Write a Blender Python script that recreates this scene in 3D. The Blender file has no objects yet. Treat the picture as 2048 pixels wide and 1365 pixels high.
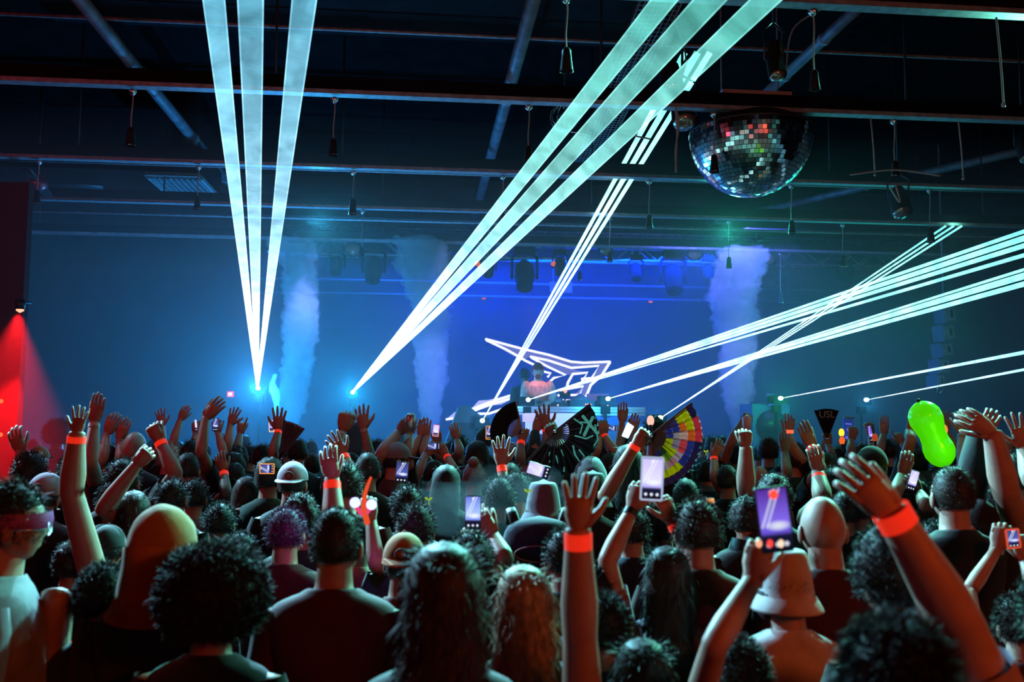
import bpy, math, random
import numpy as np
from mathutils import Vector, noise as mnoise

# ------------------------------------------------------------------ camera
SC = bpy.context.scene
F = 1850.0
CAM = np.array([0.0, 0.0, 2.0])
PITCH = math.atan((835 - 682.5) / F)
ROLL = 0.0065
_f = np.array([0, math.cos(PITCH), math.sin(PITCH)])
_u0 = np.array([0, -math.sin(PITCH), math.cos(PITCH)])
_x = np.array([1.0, 0, 0])
_r = math.cos(ROLL) * _x + math.sin(ROLL) * _u0
_u = -math.sin(ROLL) * _x + math.cos(ROLL) * _u0

def at(px, py, d):
    """world point seen at pixel (px,py) at distance d along the view axis"""
    return CAM + d * (_f + (px - 1024) / F * _r - (py - 682.5) / F * _u)

cd = bpy.data.cameras.new('camera')
cam = bpy.data.objects.new('camera', cd)
SC.collection.objects.link(cam)
from mathutils import Matrix
cam.matrix_world = Matrix(((_r[0], _u[0], -_f[0], CAM[0]), (_r[1], _u[1], -_f[1], CAM[1]), (_r[2], _u[2], -_f[2], CAM[2]), (0, 0, 0, 1)))
cd.sensor_width = 36.0
cd.lens = F / 2048 * 36.0
cd.clip_start = 0.05
cd.dof.use_dof = True
cd.dof.focus_distance = 8.0
cd.dof.aperture_fstop = 2.8
SC.camera = cam
SC.view_settings.view_transform = 'Standard'
SC.view_settings.look = 'None'
SC.view_settings.exposure = 0.0
SC.view_settings.gamma = 1.0
SC.view_settings.use_curve_mapping = False
SC.cycles.max_bounces = 4
SC.cycles.diffuse_bounces = 0
SC.cycles.glossy_bounces = 3
SC.cycles.transmission_bounces = 2
SC.cycles.volume_bounces = 0
SC.cycles.transparent_max_bounces = 40
SC.cycles.sample_clamp_indirect = 3.0
w = bpy.data.worlds.new('night'); SC.world = w; w.use_nodes = True
w.node_tree.nodes['Background'].inputs[0].default_value = (0.0015, 0.0015, 0.0025, 1)
w.node_tree.nodes['Background'].inputs[1].default_value = 1.0

# room axes: U to the right along the ceiling rails, V towards the stage
YAW = math.radians(5.6)
UU = np.array([math.cos(YAW), math.sin(YAW), 0.0])
VV = np.array([-math.sin(YAW), math.cos(YAW), 0.0])
ZZ = np.array([0, 0, 1.0])
def room(u, v, z): return u * UU + v * VV + z * ZZ

def light(kind, name, loc, energy, color, size=0.1, target=None, spot=60, blend=0.5, shape=None):
    l = bpy.data.lights.new(name, kind)
    l.energy = energy; l.color = color
    if kind == 'AREA':
        l.size = size if not isinstance(size, tuple) else size[0]
        if isinstance(size, tuple): l.shape = 'RECTANGLE'; l.size_y = size[1]
    else:
        l.shadow_soft_size = size
    if kind == 'SPOT':
        l.spot_size = math.radians(spot); l.spot_blend = blend
    o = bpy.data.objects.new(name, l); SC.collection.objects.link(o)
    o.location = loc
    if target is not None:
        o.rotation_euler = (Vector(target) - Vector(loc)).to_track_quat('-Z', 'Y').to_euler()
    return o

# ------------------------------------------------------------------ lights
# the laser projectors' own glare
LASERS = dict(A=(515, 777, 14.0), B=(705, 785, 14.0), C=(965, 842, 12.6), D=(1057, 800, 13.3), E=(1217, 798, 13.3),
              G=(1563, 797, 14.5), H=(1735, 800, 14.5), Fh=(1322, 836, 12.5))
for k, (e, c) in dict(A=(520, (.02, .34, 1)), B=(260, (.01, .42, 1)), C=(30, (.05, .4, 1)), D=(14, (.06, .4, 1)), E=(55, (.02, .38, 1)),
                      G=(30, (.01, 1, .5)), H=(38, (.03, .42, 1)), Fh=(20, (.04, .6, 1))).items():
    px, py, d = LASERS[k]
    light('POINT', 'laser_glare', at(px, py, d - .45), e, c, .04)
# the blue wash hanging over the stage
light('AREA', 'blue_wash', at(1150, 520, 17.4), 1100, (.0, .016, 1), (5.5, .5), at(1150, 820, 18.6))
light('AREA', 'blue_wash', at(700, 520, 17.4), 90, (.01, .12, 1), (4, 1), at(650, 800, 18))
light('AREA', 'violet_wash', at(1470, 480, 15.5), 110, (.10, .12, 1), (2, 1), at(1470, 780, 17))
light('AREA', 'teal_wash', at(1750, 600, 16), 50, (.01, .7, .5), (3, 2), at(1600, 900, 14))
# unseen spots added overhead and at a rail, then stage spots, rim the crowd
for nm, loc, e, c, aim in (('overhead_rim_fill', (-1.6, 8.3, 6.6), 260, (.16, .60, 1), (-.8, 3.0, 1.6)), ('overhead_rim_fill', (2.4, 8.3, 6.6), 260, (.14, 1, .70), (1.2, 3.0, 1.6))):
    light('SPOT', nm, loc, e, c, .15, aim, 75, .5)
for x_, e, c, ax_ in ((-5.4, 3800, (.35, .75, 1), -.9), (-2.0, 4200, (.28, .8, 1), .4), (1.4, 3400, (.2, .95, .85), .3), (5.0, 2400, (.2, 1, .72), 1.2)):
    light('SPOT', 'rail_rim_fill', (x_, 8.25 + x_ * .1, 4.93), e, c, .012, (ax_, 2.3, 1.65), 62, .5)
light('SPOT', 'stage_front_light', room(-1.5, 13.2, 4.8), 400, (.05, .6, 1), .15, (-1, 7.5, 1.5), 80, .6)
light('SPOT', 'stage_front_light', room(4.5, 13.2, 4.8), 360, (.05, 1, .72), .15, (2, 7.5, 1.5), 80, .6)
# added unseen spots: violet to brighten the smoke jets, pink to colour the performer
for px, py, e in ((600, 640, 700), (860, 680, 1100), (1475, 640, 1000)):
    light('SPOT', 'smoke_wash', at(px + 30, 480, 13.9), e, (.22, .28, 1), .1, at(px, py + 60, 15.6), 30, .9)
light('SPOT', 'performer_fill', at(1050, 560, 12.0), 300, (1, .26, .2), .08, at(1078, 770, 14.0), 10, .4)
# red house lamps behind the audience, and an added rose fill for the ball
light('AREA', 'red_house_lamp', (4.0, -1.6, 3.4), 62, (1, .14, .02), (1.2, .5), (1.6, 3.2, 1.6))
light('AREA', 'rose_fill', (0.8, -5.6, 3.5), 33, (1, .05, .05), (8, 2.6), (0.0, 5, 3.0))
light('AREA', 'red_house_lamp', (-6.0, 3.5, 4.2), 40, (1, .06, .12), (1.5, .5), (-3, 8, 1.7))
light('SPOT', 'red_column_spot', at(37, 628, 9.0), 1500, (1, .01, .015), .04, at(-15, 1100, 9.25), 60, .6)
# ------------------------------------------------------------------ materials
MATS = {}
def mat(name, color, rough=.6, metal=0.0, emit=None, estr=0.0, spec=.5, noise=0.0, nscale=8, sheen=0, bump=0.0):
    if name in MATS: return MATS[name]
    m = bpy.data.materials.new(name); m.use_nodes = True
    nt = m.node_tree; b = nt.nodes['Principled BSDF']
    b.inputs['Base Color'].default_value = (*color, 1)
    b.inputs['Roughness'].default_value = rough
    b.inputs['Metallic'].default_value = metal
    b.inputs['Specular IOR Level'].default_value = spec
    if sheen: b.inputs['Sheen Weight'].default_value = sheen
    if emit:
        b.inputs['Emission Color'].default_value = (*emit, 1); b.inputs['Emission Strength'].default_value = estr
    if noise or bump:
        tc = nt.nodes.new('ShaderNodeTexCoord'); n = nt.nodes.new('ShaderNodeTexNoise')
        n.inputs['Scale'].default_value = nscale; n.inputs['Detail'].default_value = 4
        nt.links.new(tc.outputs['Object'], n.inputs['Vector'])
        if noise:
            r = nt.nodes.new('ShaderNodeValToRGB')
            r.color_ramp.elements[0].position = .3; r.color_ramp.elements[1].position = .7
            r.color_ramp.elements[0].color = (*[c * (1 - noise) for c in color], 1)
            r.color_ramp.elements[1].color = (*[min(1, c * (1 + noise)) for c in color], 1)
            nt.links.new(n.outputs['Fac'], r.inputs['Fac']); nt.links.new(r.outputs['Color'], b.inputs['Base Color'])
        if bump:
            bp = nt.nodes.new('ShaderNodeBump'); bp.inputs['Strength'].default_value = bump; bp.inputs['Distance'].default_value = .01
            nt.links.new(n.outputs['Fac'], bp.inputs['Height']); nt.links.new(bp.outputs['Normal'], b.inputs['Normal'])
    MATS[name] = m
    return m

def glow(name, color, strength):
    if name in MATS: return MATS[name]
    m = bpy.data.materials.new(name); m.use_nodes = True; nt = m.node_tree; nt.nodes.clear()
    e = nt.nodes.new('ShaderNodeEmission'); o = nt.nodes.new('ShaderNodeOutputMaterial')
    e.inputs[0].default_value = (*color, 1); e.inputs[1].default_value = strength
    nt.links.new(e.outputs[0], o.inputs[0]); MATS[name] = m
    m.cycles.emission_sampling = 'NONE' if strength < 3 else 'AUTO'
    return m

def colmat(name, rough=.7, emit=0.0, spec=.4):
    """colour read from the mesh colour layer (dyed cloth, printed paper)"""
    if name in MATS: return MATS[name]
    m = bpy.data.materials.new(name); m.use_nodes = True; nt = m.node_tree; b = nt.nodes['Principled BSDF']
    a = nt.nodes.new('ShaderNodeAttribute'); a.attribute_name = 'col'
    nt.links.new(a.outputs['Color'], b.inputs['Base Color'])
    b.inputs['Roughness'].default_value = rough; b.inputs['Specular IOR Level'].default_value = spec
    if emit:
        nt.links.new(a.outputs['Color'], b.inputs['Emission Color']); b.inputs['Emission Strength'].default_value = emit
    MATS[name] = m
    return m

def beam_mat(name, near, far, k):
    m = bpy.data.materials.new(name); m.use_nodes = True; nt = m.node_tree; nt.nodes.clear()
    N = nt.nodes.new; L = nt.links.new
    o = N('ShaderNodeOutputMaterial'); add = N('ShaderNodeAddShader'); tr = N('ShaderNodeBsdfTransparent'); em = N('ShaderNodeEmission')
    a = N('ShaderNodeAttribute'); a.attribute_name = 'col'
    sep = N('ShaderNodeSeparateColor'); L(a.outputs['Color'], sep.inputs[0])
    # R: how concentrated the beam is here, G: position along, B: edge boost
    tc = N('ShaderNodeTexCoord'); mp = N('ShaderNodeMapping'); mp.inputs['Scale'].default_value = (1.3, 1.3, 1.3)
    n = N('ShaderNodeTexNoise'); n.inputs['Scale'].default_value = 3.2; n.inputs['Detail'].default_value = 5; n.inputs['Distortion'].default_value = 1.0
    L(tc.outputs['Object'], mp.inputs[0]); L(mp.outputs[0], n.inputs['Vector'])
    mr = N('ShaderNodeMapRange'); mr.inputs[1].default_value = .3; mr.inputs[2].default_value = .7; mr.inputs[3].default_value = .6; mr.inputs[4].default_value = 1.35
    L(n.outputs['Fac'], mr.inputs[0])
    mu = N('ShaderNodeMath'); mu.operation = 'MULTIPLY'; L(sep.outputs[0], mu.inputs[0]); L(mr.outputs[0], mu.inputs[1])
    mu2 = N('ShaderNodeMath'); mu2.operation = 'MULTIPLY'; mu2.inputs[1].default_value = k; L(mu.outputs[0], mu2.inputs[0])
    mu3 = N('ShaderNodeMath'); mu3.operation = 'MULTIPLY'; L(mu2.outputs[0], mu3.inputs[0]); L(sep.outputs[2], mu3.inputs[1])
    mx = N('ShaderNodeMix'); mx.data_type = 'RGBA'; L(sep.outputs[1], mx.inputs[0])
    mx.inputs[6].default_value = (*near, 1); mx.inputs[7].default_value = (*far, 1)
    L(mx.outputs[2], em.inputs[0]); L(mu3.outputs[0], em.inputs[1])
    L(tr.outputs[0], add.inputs[0]); L(em.outputs[0], add.inputs[1]); L(add.outputs[0], o.inputs[0])
    m.cycles.emission_sampling = 'NONE'
    return m

def fog_mat(name, density, color=(1, 1, 1), aniso=0.0):
    m = bpy.data.materials.new(name); m.use_nodes = True; nt = m.node_tree; nt.nodes.clear()
    o = nt.nodes.new('ShaderNodeOutputMaterial'); s = nt.nodes.new('ShaderNodeVolumeScatter')
    s.inputs['Color'].default_value = (*color, 1); s.inputs['Density'].default_value = density; s.inputs['Anisotropy'].default_value = aniso
    nt.links.new(s.outputs[0], o.inputs['Volume'])
    return m

def screen_mat(name, top, mid, strength, streak=1.0):
    """what a phone's screen shows: the dark room, two pale beams, the bright stage, the round buttons"""
    if name in MATS: return MATS[name]
    m = bpy.data.materials.new(name); m.use_nodes = True; nt = m.node_tree; nt.nodes.clear()
    N = nt.nodes.new; L = nt.links.new
    o = N('ShaderNodeOutputMaterial'); em = N('ShaderNodeEmission'); uv = N('ShaderNodeUVMap'); sp = N('ShaderNodeSeparateXYZ')
    L(uv.outputs[0], sp.inputs[0])
    def math_(op, a, b=None, clamp=False):
        n = N('ShaderNodeMath'); n.operation = op; n.use_clamp = clamp
        for i, v in enumerate((a, b)):
            if v is None: continue
            if isinstance(v, (int, float)): n.inputs[i].default_value = v
            else: L(v, n.inputs[i])
        return n.outputs[0]
    x, y = sp.outputs[0], sp.outputs[1]
    base = N('ShaderNodeValToRGB'); cr = base.color_ramp
    cr.elements[0].position = 0.0; cr.elements[0].color = (.004, .004, .01, 1)
    cr.elements[1].position = 1.0; cr.elements[1].color = (*top, 1)
    e = cr.elements.new(.24); e.color = (.01, .01, .04, 1)
    e = cr.elements.new(.30); e.color = (*mid, 1)
    e = cr.elements.new(.45); e.color = (min(1, mid[0] * 1.6), min(1, mid[1] * 1.6), min(1, mid[2] * 1.3), 1)
    L(y, base.inputs[0])
    total = None
    for off, wd in ((0.30, .06), (0.0, .05)):
        line = math_('SUBTRACT', x, math_('MULTIPLY', math_('SUBTRACT', y, .42 + off * .6), .9))
        dist = math_('ABSOLUTE', math_('SUBTRACT', line, .25))
        s_ = math_('SUBTRACT', 1.0, math_('DIVIDE', dist, wd), True)
        s_ = math_('MULTIPLY', s_, math_('GREATER_THAN', y, .38))
        total = s_ if total is None else math_('ADD', total, s_, True)
    # bright stage patch
    px = math_('DIVIDE', math_('SUBTRACT', x, .6), .45); py = math_('DIVIDE', math_('SUBTRACT', y, .40), .09)
    patch = math_('SUBTRACT', 1.0, math_('ADD', math_('MULTIPLY', px, px), math_('MULTIPLY', py, py)), True)
    total = math_('ADD', total, patch, True)
    for bx, by in ((.2, .1), (.5, .1), (.8, .1), (.5, .94)):
        dx = math_('DIVIDE', math_('SUBTRACT', x, bx), .09); dy = math_('DIVIDE', math_('SUBTRACT', y, by), .045)
        dot = math_('SUBTRACT', 1.0, math_('ADD', math_('MULTIPLY', dx, dx), math_('MULTIPLY', dy, dy)), True)
        total = math_('ADD', total, math_('MULTIPLY', dot, 1.5, True), True)
    total = math_('MULTIPLY', total, streak)
    mx = N('ShaderNodeMix'); mx.data_type = 'RGBA'; L(total, mx.inputs[0]); L(base.outputs[0], mx.inputs[6]); mx.inputs[7].default_value = (.8, .85, 1, 1)
    L(mx.outputs[2], em.inputs[0]); em.inputs[1].default_value = strength; L(em.outputs[0], o.inputs[0])
    m.cycles.emission_sampling = 'NONE'
    MATS[name] = m
    return m

BLACK = mat('black_metal', (.02, .02, .022), .45, .3)
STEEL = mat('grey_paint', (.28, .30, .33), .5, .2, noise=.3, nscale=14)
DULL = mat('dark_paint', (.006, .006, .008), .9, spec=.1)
CORD = mat('pale_cord', (.35, .36, .34), .6)
CHROME = mat('chrome', (.7, .7, .72), .2, 1.0)

# ------------------------------------------------------------------ mesh helpers
class MB:
    def __init__(s): s.v = []; s.f = []; s.c = []; s.uv = None
    def n(s): return len(s.v)
    def add(s, vs, fs, col=None):
        o = len(s.v); s.v.extend([tuple(map(float, p)) for p in vs]); s.f.extend([tuple(i + o for i in f) for f in fs])
        s.c.extend([col or (1, 1, 1)] * len(fs)); return o
    def box(s, c, size, ax=None, col=None):
        c = np.array(c, float); ax = ax or (np.array([1., 0, 0]), np.array([0, 1., 0]), np.array([0, 0, 1.]))
        hx, hy, hz = [k / 2 for k in size]
        vs = [c + i * hx * ax[0] + j * hy * ax[1] + k * hz * ax[2] for i in (-1, 1) for j in (-1, 1) for k in (-1, 1)]
        s.add(vs, [(0, 1, 3, 2), (4, 6, 7, 5), (0, 4, 5, 1), (2, 3, 7, 6), (0, 2, 6, 4), (1, 5, 7, 3)], col)
    def tube(s, pts, rad, seg=8, side=None, col=None, cap=True, smooth_steps=0):
        """swept tube; rad: list of r or (a,b); side = preferred direction of the 'a' axis"""
        pts = [np.array(p, float) for p in pts]
        rad = [(r, r) if not isinstance(r, (tuple, list)) else r for r in (rad if isinstance(rad, list) else [rad] * len(pts))]
        if smooth_steps:
            P2, R2 = [], []
            for i in range(len(pts) - 1):
                p0, p1, p2, p3 = pts[max(i - 1, 0)], pts[i], pts[i + 1], pts[min(i + 2, len(pts) - 1)]
                for k in range(smooth_steps):
                    t = k / smooth_steps
                    P2.append(.5 * ((2 * p1) + (-p0 + p2) * t + (2 * p0 - 5 * p1 + 4 * p2 - p3) * t * t + (-p0 + 3 * p1 - 3 * p2 + p3) * t ** 3))
                    R2.append(tuple(rad[i][j] * (1 - t) + rad[i + 1][j] * t for j in (0, 1)))
            P2.append(pts[-1]); R2.append(rad[-1]); pts, rad = P2, R2
        n = len(pts); vs = []; prev = None
        for i in range(n):
            d = pts[min(i + 1, n - 1)] - pts[max(i - 1, 0)]; d = d / (np.linalg.norm(d) + 1e-9)
            if prev is None:
                a = np.array(side, float) if side is not None else (np.array([1., 0, 0]) if abs(d[0]) < .8 else np.array([0, 1., 0]))
            else: a = prev
            a = a - d * a.dot(d)
            if np.linalg.norm(a) < 1e-6: a = np.cross(d, [0, 0, 1.]) + 1e-6
            a = a / np.linalg.norm(a); b = np.cross(d, a); prev = a
            for k in range(seg):
                t = 2 * math.pi * k / seg
                vs.append(pts[i] + a * math.cos(t) * rad[i][0] + b * math.sin(t) * rad[i][1])
        fs = [(i * seg + k, i * seg + (k + 1) % seg, (i + 1) * seg + (k + 1) % seg, (i + 1) * seg + k) for i in range(n - 1) for k in range(seg)]
        if cap:
            d0 = pts[0] - pts[1]; d0 /= np.linalg.norm(d0) + 1e-9; d1 = pts[-1] - pts[-2]; d1 /= np.linalg.norm(d1) + 1e-9
            vs.append(pts[0] + d0 * min(rad[0]) * .5); vs.append(pts[-1] + d1 * min(rad[-1]) * .6)
            c0, c1 = n * seg, n * seg + 1
            fs += [(c0, (k + 1) % seg, k) for k in range(seg)] + [(c1, (n - 1) * seg + k, (n - 1) * seg + (k + 1) % seg) for k in range(seg)]
        s.add(vs, fs, col)
    def ball(s, c, r, nu=12, nv=8, fn=None, col=None, ax=None, ph0=0.0, ph1=math.pi):
        """ellipsoid; r=(rx,ry,rz); fn(dir)->scale or (scale, offset)"""
        c = np.array(c, float); r = (r, r, r) if not isinstance(r, (tuple, list)) else r
        ax = ax or (np.array([1., 0, 0]), np.array([0, 1., 0]), np.array([0, 0, 1.]))
        vs = []
        for j in range(nv + 1):
            ph = ph0 + (ph1 - ph0) * j / nv
            for i in range(nu):
                th = 2 * math.pi * i / nu
                d = (math.sin(ph) * math.cos(th), math.sin(ph) * math.sin(th), math.cos(ph))
                q = fn(d) if fn else 1.0
                if isinstance(q, tuple): off = q[1]; q = q[0]
                else: off = (0, 0, 0)
                vs.append(c + ax[0] * (d[0] * r[0] * q + off[0]) + ax[1] * (d[1] * r[1] * q + off[1]) + ax[2] * (d[2] * r[2] * q + off[2]))
        fs = [(j * nu + i, (j + 1) * nu + i, (j + 1) * nu + (i + 1) % nu, j * nu + (i + 1) % nu) for j in range(nv) for i in range(nu)]
        s.add(vs, fs, col)
    def strands(s, P, Nrm, length, width, rng, jitter=.5, droop=0.0, col=None):
        P = np.array(P); Nrm = np.array(Nrm); n = len(P)
        d = Nrm + rng.normal(0, jitter, (n, 3)); d /= np.linalg.norm(d, axis=1)[:, None] + 1e-9
        L = length * rng.uniform(.5, 1.25, (n, 1))
        sd = np.cross(d, rng.normal(0, 1, (n, 3))); sd /= np.linalg.norm(sd, axis=1)[:, None] + 1e-9
        mid = P + d * L * .55; d2 = d + rng.normal(0, jitter, (n, 3)) * .8; d2[:, 2] -= droop
        d2 /= np.linalg.norm(d2, axis=1)[:, None] + 1e-9; tip = mid + d2 * L * .5
        base0 = P - sd * width; base1 = P + sd * width; m0 = mid - sd * width * .7; m1 = mid + sd * width * .7
        V = np.stack([base0, base1, m1, m0, tip], 1).reshape(-1, 3)
        o = len(s.v); s.v.extend(map(tuple, V.tolist()))
        for i in range(n):
            b = o + 5 * i; s.f.append((b, b + 1, b + 2, b + 3)); s.f.append((b + 3, b + 2, b + 4))
        s.c.extend([col or (1, 1, 1)] * (2 * n))
    def build(s, name, material, parent=None, base=(0, 0, 0), smooth=True, kind=None, label=None, color=False):
        me = bpy.data.meshes.new(name)
        V = np.array(s.v, float).reshape(-1, 3) - np.array(base, float)
        me.from_pydata(V.tolist(), [], s.f)
        for m in (material if isinstance(material, (list, tuple)) else [material]): me.materials.append(m)
        if smooth: me.shade_smooth()
        if color:
            ca = me.color_attributes.new('col', 'FLOAT_COLOR', 'CORNER')
            arr = []
            for f, c in zip(s.f, s.c): arr += [c[0], c[1], c[2], 1.0] * len(f)
            ca.data.foreach_set('color', arr)
        if s.uv is not None:
            ul = me.uv_layers.new(name='UVMap'); ul.data.foreach_set('uv', s.uv)
        me.update()
        o = bpy.data.objects.new(name, me); SC.collection.objects.link(o)
        if parent is not None: o.parent = parent
        else: o.location = base
        if kind: o['kind'] = kind
        if label: o['label'] = label
        return o

def thing(name, label, cat, base, group=None):
    o = bpy.data.objects.new(name, None); SC.collection.objects.link(o); o.empty_display_size = .1
    o.location = [float(k) for k in base]; o['label'] = label; o['category'] = cat
    if group: o['group'] = group
    return o
def tag(o, label, cat, group=None):
    o['label'] = label; o['category'] = cat
    if group: o['group'] = group
    return o
CAMAX = (_r, _f, _u)
def unit(v): v = np.array(v, float); return v / (np.linalg.norm(v) + 1e-9)

# ------------------------------------------------------------------ the hall
def struct(name, c, size, m, ax=(UU, VV, ZZ)):
    b = MB(); b.box(c, size, ax); return b.build(name, m, base=c, smooth=False, kind='structure')
WALLM = mat('wall_black', (.05, .055, .06), .95, spec=.05, noise=.25, nscale=1.5)
CEILM = mat('ceiling_black', (.006, .006, .007), .95, spec=.03, noise=.3, nscale=3)
struct('floor', room(2, 8, -.05), (26, 26, .1), mat('floor_concrete', (.05, .05, .05), .6, noise=.3, nscale=2))
struct('ceiling', room(2, 8, 7.0), (26, 26, .1), CEILM)
struct('wall_back', room(2, 19.2, 3.5), (26, .2, 7), WALLM)
WALLD = mat('side_wall_black', (.02, .022, .026), .95, spec=.05)
struct('wall_left', room(-9.4, 8, 3.5), (.2, 26, 7), WALLD)
struct('wall_right', room(13.5, 8, 3.5), (.2, 26, 7), WALLD)
struct('wall_rear', room(2, -5.9 - 1.2, 3.5), (26, .2, 7), WALLM)
# low ceiling step over the left and a box girder (the slanted dark line behind the second rail)
struct('trim_1', room(-.9, 9.6, 6.6), (6.4, 1.6, .5), mat('girder', (.008, .008, .01), .9, spec=.1, noise=.4, nscale=6))
# red column at the left edge
p = at(-45, 835, 9.4)
struct('trim_2', (p[0] - .07, p[1] + .05, 2.2), (.95, .1, 4.4), mat('column_plaster', (.07, .03, .03), .9, spec=.1), (_x, np.array([0, 1., 0]), ZZ))
# stage
struct('trim_3', room(1.2, 16.2, .5), (14, 5.2, 1.0), mat('stage_black', (.02, .02, .025), .6))
hz = MB(); hz.box(room(2, 13.8, 2.45), (22.2, 10.4, 4.9), (UU, VV, ZZ))
hz = hz.build('haze', fog_mat('haze', .028), base=room(2, 12.4, 3.5), smooth=False, kind='stuff')
tag(hz, 'thin theatrical haze filling the hall between crowd and stage', 'haze')

RAILZ = 5.0
RV = [6.30, 8.62, 11.24, 13.45, 16.0]
RN = ['nearest', 'second', 'third', 'fourth', 'farthest']
def rail_point(px, i, z=RAILZ):
    """point of rail i seen in image column px"""
    d = unit(_f + (px - 1024) / F * _r)
    # solve for the horizontal direction through that column (vertical plane)
    n = np.array([d[0], d[1]]); t = RV[i] / (n[0] * VV[0] + n[1] * VV[1])
    return np.array([n[0] * t, n[1] * t, z])
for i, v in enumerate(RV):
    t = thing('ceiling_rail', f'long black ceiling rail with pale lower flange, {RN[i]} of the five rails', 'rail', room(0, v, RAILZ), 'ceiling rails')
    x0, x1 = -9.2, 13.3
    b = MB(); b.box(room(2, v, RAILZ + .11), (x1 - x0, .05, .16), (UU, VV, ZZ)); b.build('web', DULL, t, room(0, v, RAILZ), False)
    b = MB(); b.box(room(2, v, RAILZ + .02), (x1 - x0, .11, .014), (UU, VV, ZZ)); b.box(room(2, v - .055, RAILZ + .033), (x1 - x0, .006, .04), (UU, VV, ZZ)); b.build('flange', STEEL, t, room(0, v, RAILZ), False)  # flange coloured paler than the web for the light from below
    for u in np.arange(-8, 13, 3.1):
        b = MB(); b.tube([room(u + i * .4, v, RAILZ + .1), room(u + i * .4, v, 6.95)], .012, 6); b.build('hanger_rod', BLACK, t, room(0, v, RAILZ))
# thin secondary pipes
for (v, z, nm) in ((12.0, 5.2, 'between the third and fourth rails'), (14.6, 5.1, 'between the fourth and farthest rails'), (9.9, 6.2, 'high up behind the second rail')):
    b = MB(); b.tube([room(-9.2, v, z), room(13.3, v, z)], .022, 6)
    tag(b.build('conduit_pipe', STEEL, base=room(0, v, z)), f'thin grey conduit pipe running across the ceiling {nm}', 'pipe')

def slant(px0, py0, px1, py1, r, z, label, joints=()):
    """round duct under the ceiling from one image point to another, at height z"""
    def lift(px, py):
        d = at(px, py, 1.0) - CAM; return CAM + d * ((z - 2.0) / d[2])
    a, c = lift(px0, py0), lift(px1, py1)
    t = thing('round_duct', label, 'duct', a)
    b = MB(); b.tube([a, c], r, 14); b.build('pipe', mat('duct_grey', (.16, .17, .2), .5, .3, noise=.4, nscale=5), t, a)
    for k in (.3, .62, .9):
        q = a + (c - a) * k; dd = unit(c - a)
        b = MB(); b.tube([q - dd * .03, q + dd * .03], r * 1.18, 14); b.build('coupling', STEEL, t, a)
slant(120, -50, 470, 380, .075, 6.0, 'long grey duct slanting down across the upper left ceiling')
slant(1080, -50, 945, 450, .075, 6.0, 'grey duct running away above the middle of the rails')
slant(1740, -8, 1495, 222, .06, 6.0, 'grey duct slanting down to the mirror ball from upper right')
slant(2130, 282, 1180, 500, .07, 6.2, 'grey duct slanting from the right edge behind the mirror ball')

# cable tray: wire basket running towards the stage
def lift(px, py, z):
    d = at(px, py, 1.0) - CAM; return CAM + d * ((z - 2.0) / d[2])
a, c = lift(1352, -60, 5.9), lift(1175, 330, 5.9)
t = thing('cable_tray', 'wire basket cable tray running overhead behind the slanted laser beams', 'cable tray', a)
dd = unit(c - a); sd = unit(np.cross(dd, ZZ)); Ln = np.linalg.norm(c - a)
b = MB()
for k in range(9):
    o_ = sd * (k - 4) * .05; b.tube([a + o_, c + o_], .005, 4)
b.build('long_wires', STEEL, t, a, kind='stuff')
b = MB()
for k in range(int(Ln / .1)):
    q = a + dd * k * .1; b.box(q, (.42, .008, .008), (sd, dd, ZZ)); b.box(q + sd * .2 + ZZ * .04, (.008, .008, .09), (sd, dd, ZZ)); b.box(q - sd * .2 + ZZ * .04, (.008, .008, .09), (sd, dd, ZZ))
b.build('cross_wires', STEEL, t, a, kind='stuff')
for k in range(4):
    b = MB(); b.tube([a + sd * (.05 * k - .1) + ZZ * .02, c + sd * (.04 * k - .02) + ZZ * .03], .012, 5); b.build('cable', BLACK, t, a)

# slatted air grille between the third and fourth rails
g0 = at(368, 373, 13.8)
t = thing('air_grille', 'slatted air grille under the ceiling left of the vertical laser beams', 'vent', g0)
b = MB()
for sgn in (-1, 1):
    b.box(g0 + sgn * .37 * UU, (.04, 1.36, .05), (UU, VV, ZZ)); b.box(g0 + sgn * .68 * VV, (.74, .04, .05), (UU, VV, ZZ))
b.build('frame', STEEL, t, g0, False)
for k in range(9):
    b = MB(); b.box(g0 + UU * (-.31 + k * .078) - ZZ * .01, (.022, 1.32, .04), (UU, VV, ZZ)); b.build('slat', STEEL, t, g0, False)
b = MB(); b.box(g0 + ZZ * .22, (.78, 1.4, .38), (UU, VV, ZZ)); b.tube([g0 + ZZ * .4, np.array([g0[0], g0[1], 6.95])], .2, 12); b.build('duct_box', DULL, t, g0, False)

# pendants -----------------------------------------------------------------
def pendant(px, i, ytop, ybot, label, n=[0]):
    top = rail_point(px, i); d = (top - CAM).dot(_f)
    zt = top[2]; zs = at(px, ytop, d)[2]; zb = at(px, ybot, d)[2]
    t = thing('pendant_socket', label, 'pendant lamp', (top[0], top[1], zb), 'pendant sockets under the rails')
    base = (top[0], top[1], zb); P = lambda z, r=0: np.array([top[0] + r, top[1], z])
    b = MB(); b.tube([P(zt - .012), P(zt - .03), P(zt - .055)], [.035, .04, .02], 10); b.build('clamp', CHROME, t, base)
    b = MB(); b.tube([P(zt - .02), P(zt - .3 * (zt - zs), .006), P(zt - .7 * (zt - zs), -.005), P(zs - .01)], .006, 5, smooth_steps=3); b.build('cord', CORD, t, base)
    h = zs - zb; r = min(.05, h * .3)
    b = MB(); b.tube([P(zs + .02), P(zs), P(zs - h * .3), P(zb + .01)], [r * .35, r * .7, r * .75, r], 12, cap=False); b.build('socket', BLACK, t, base)
    b = MB(); b.tube([P(zb + .012), P(zb)], [r * 1.04, r * 1.04], 12, cap=False); b.build('rim', CHROME, t, base)
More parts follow.
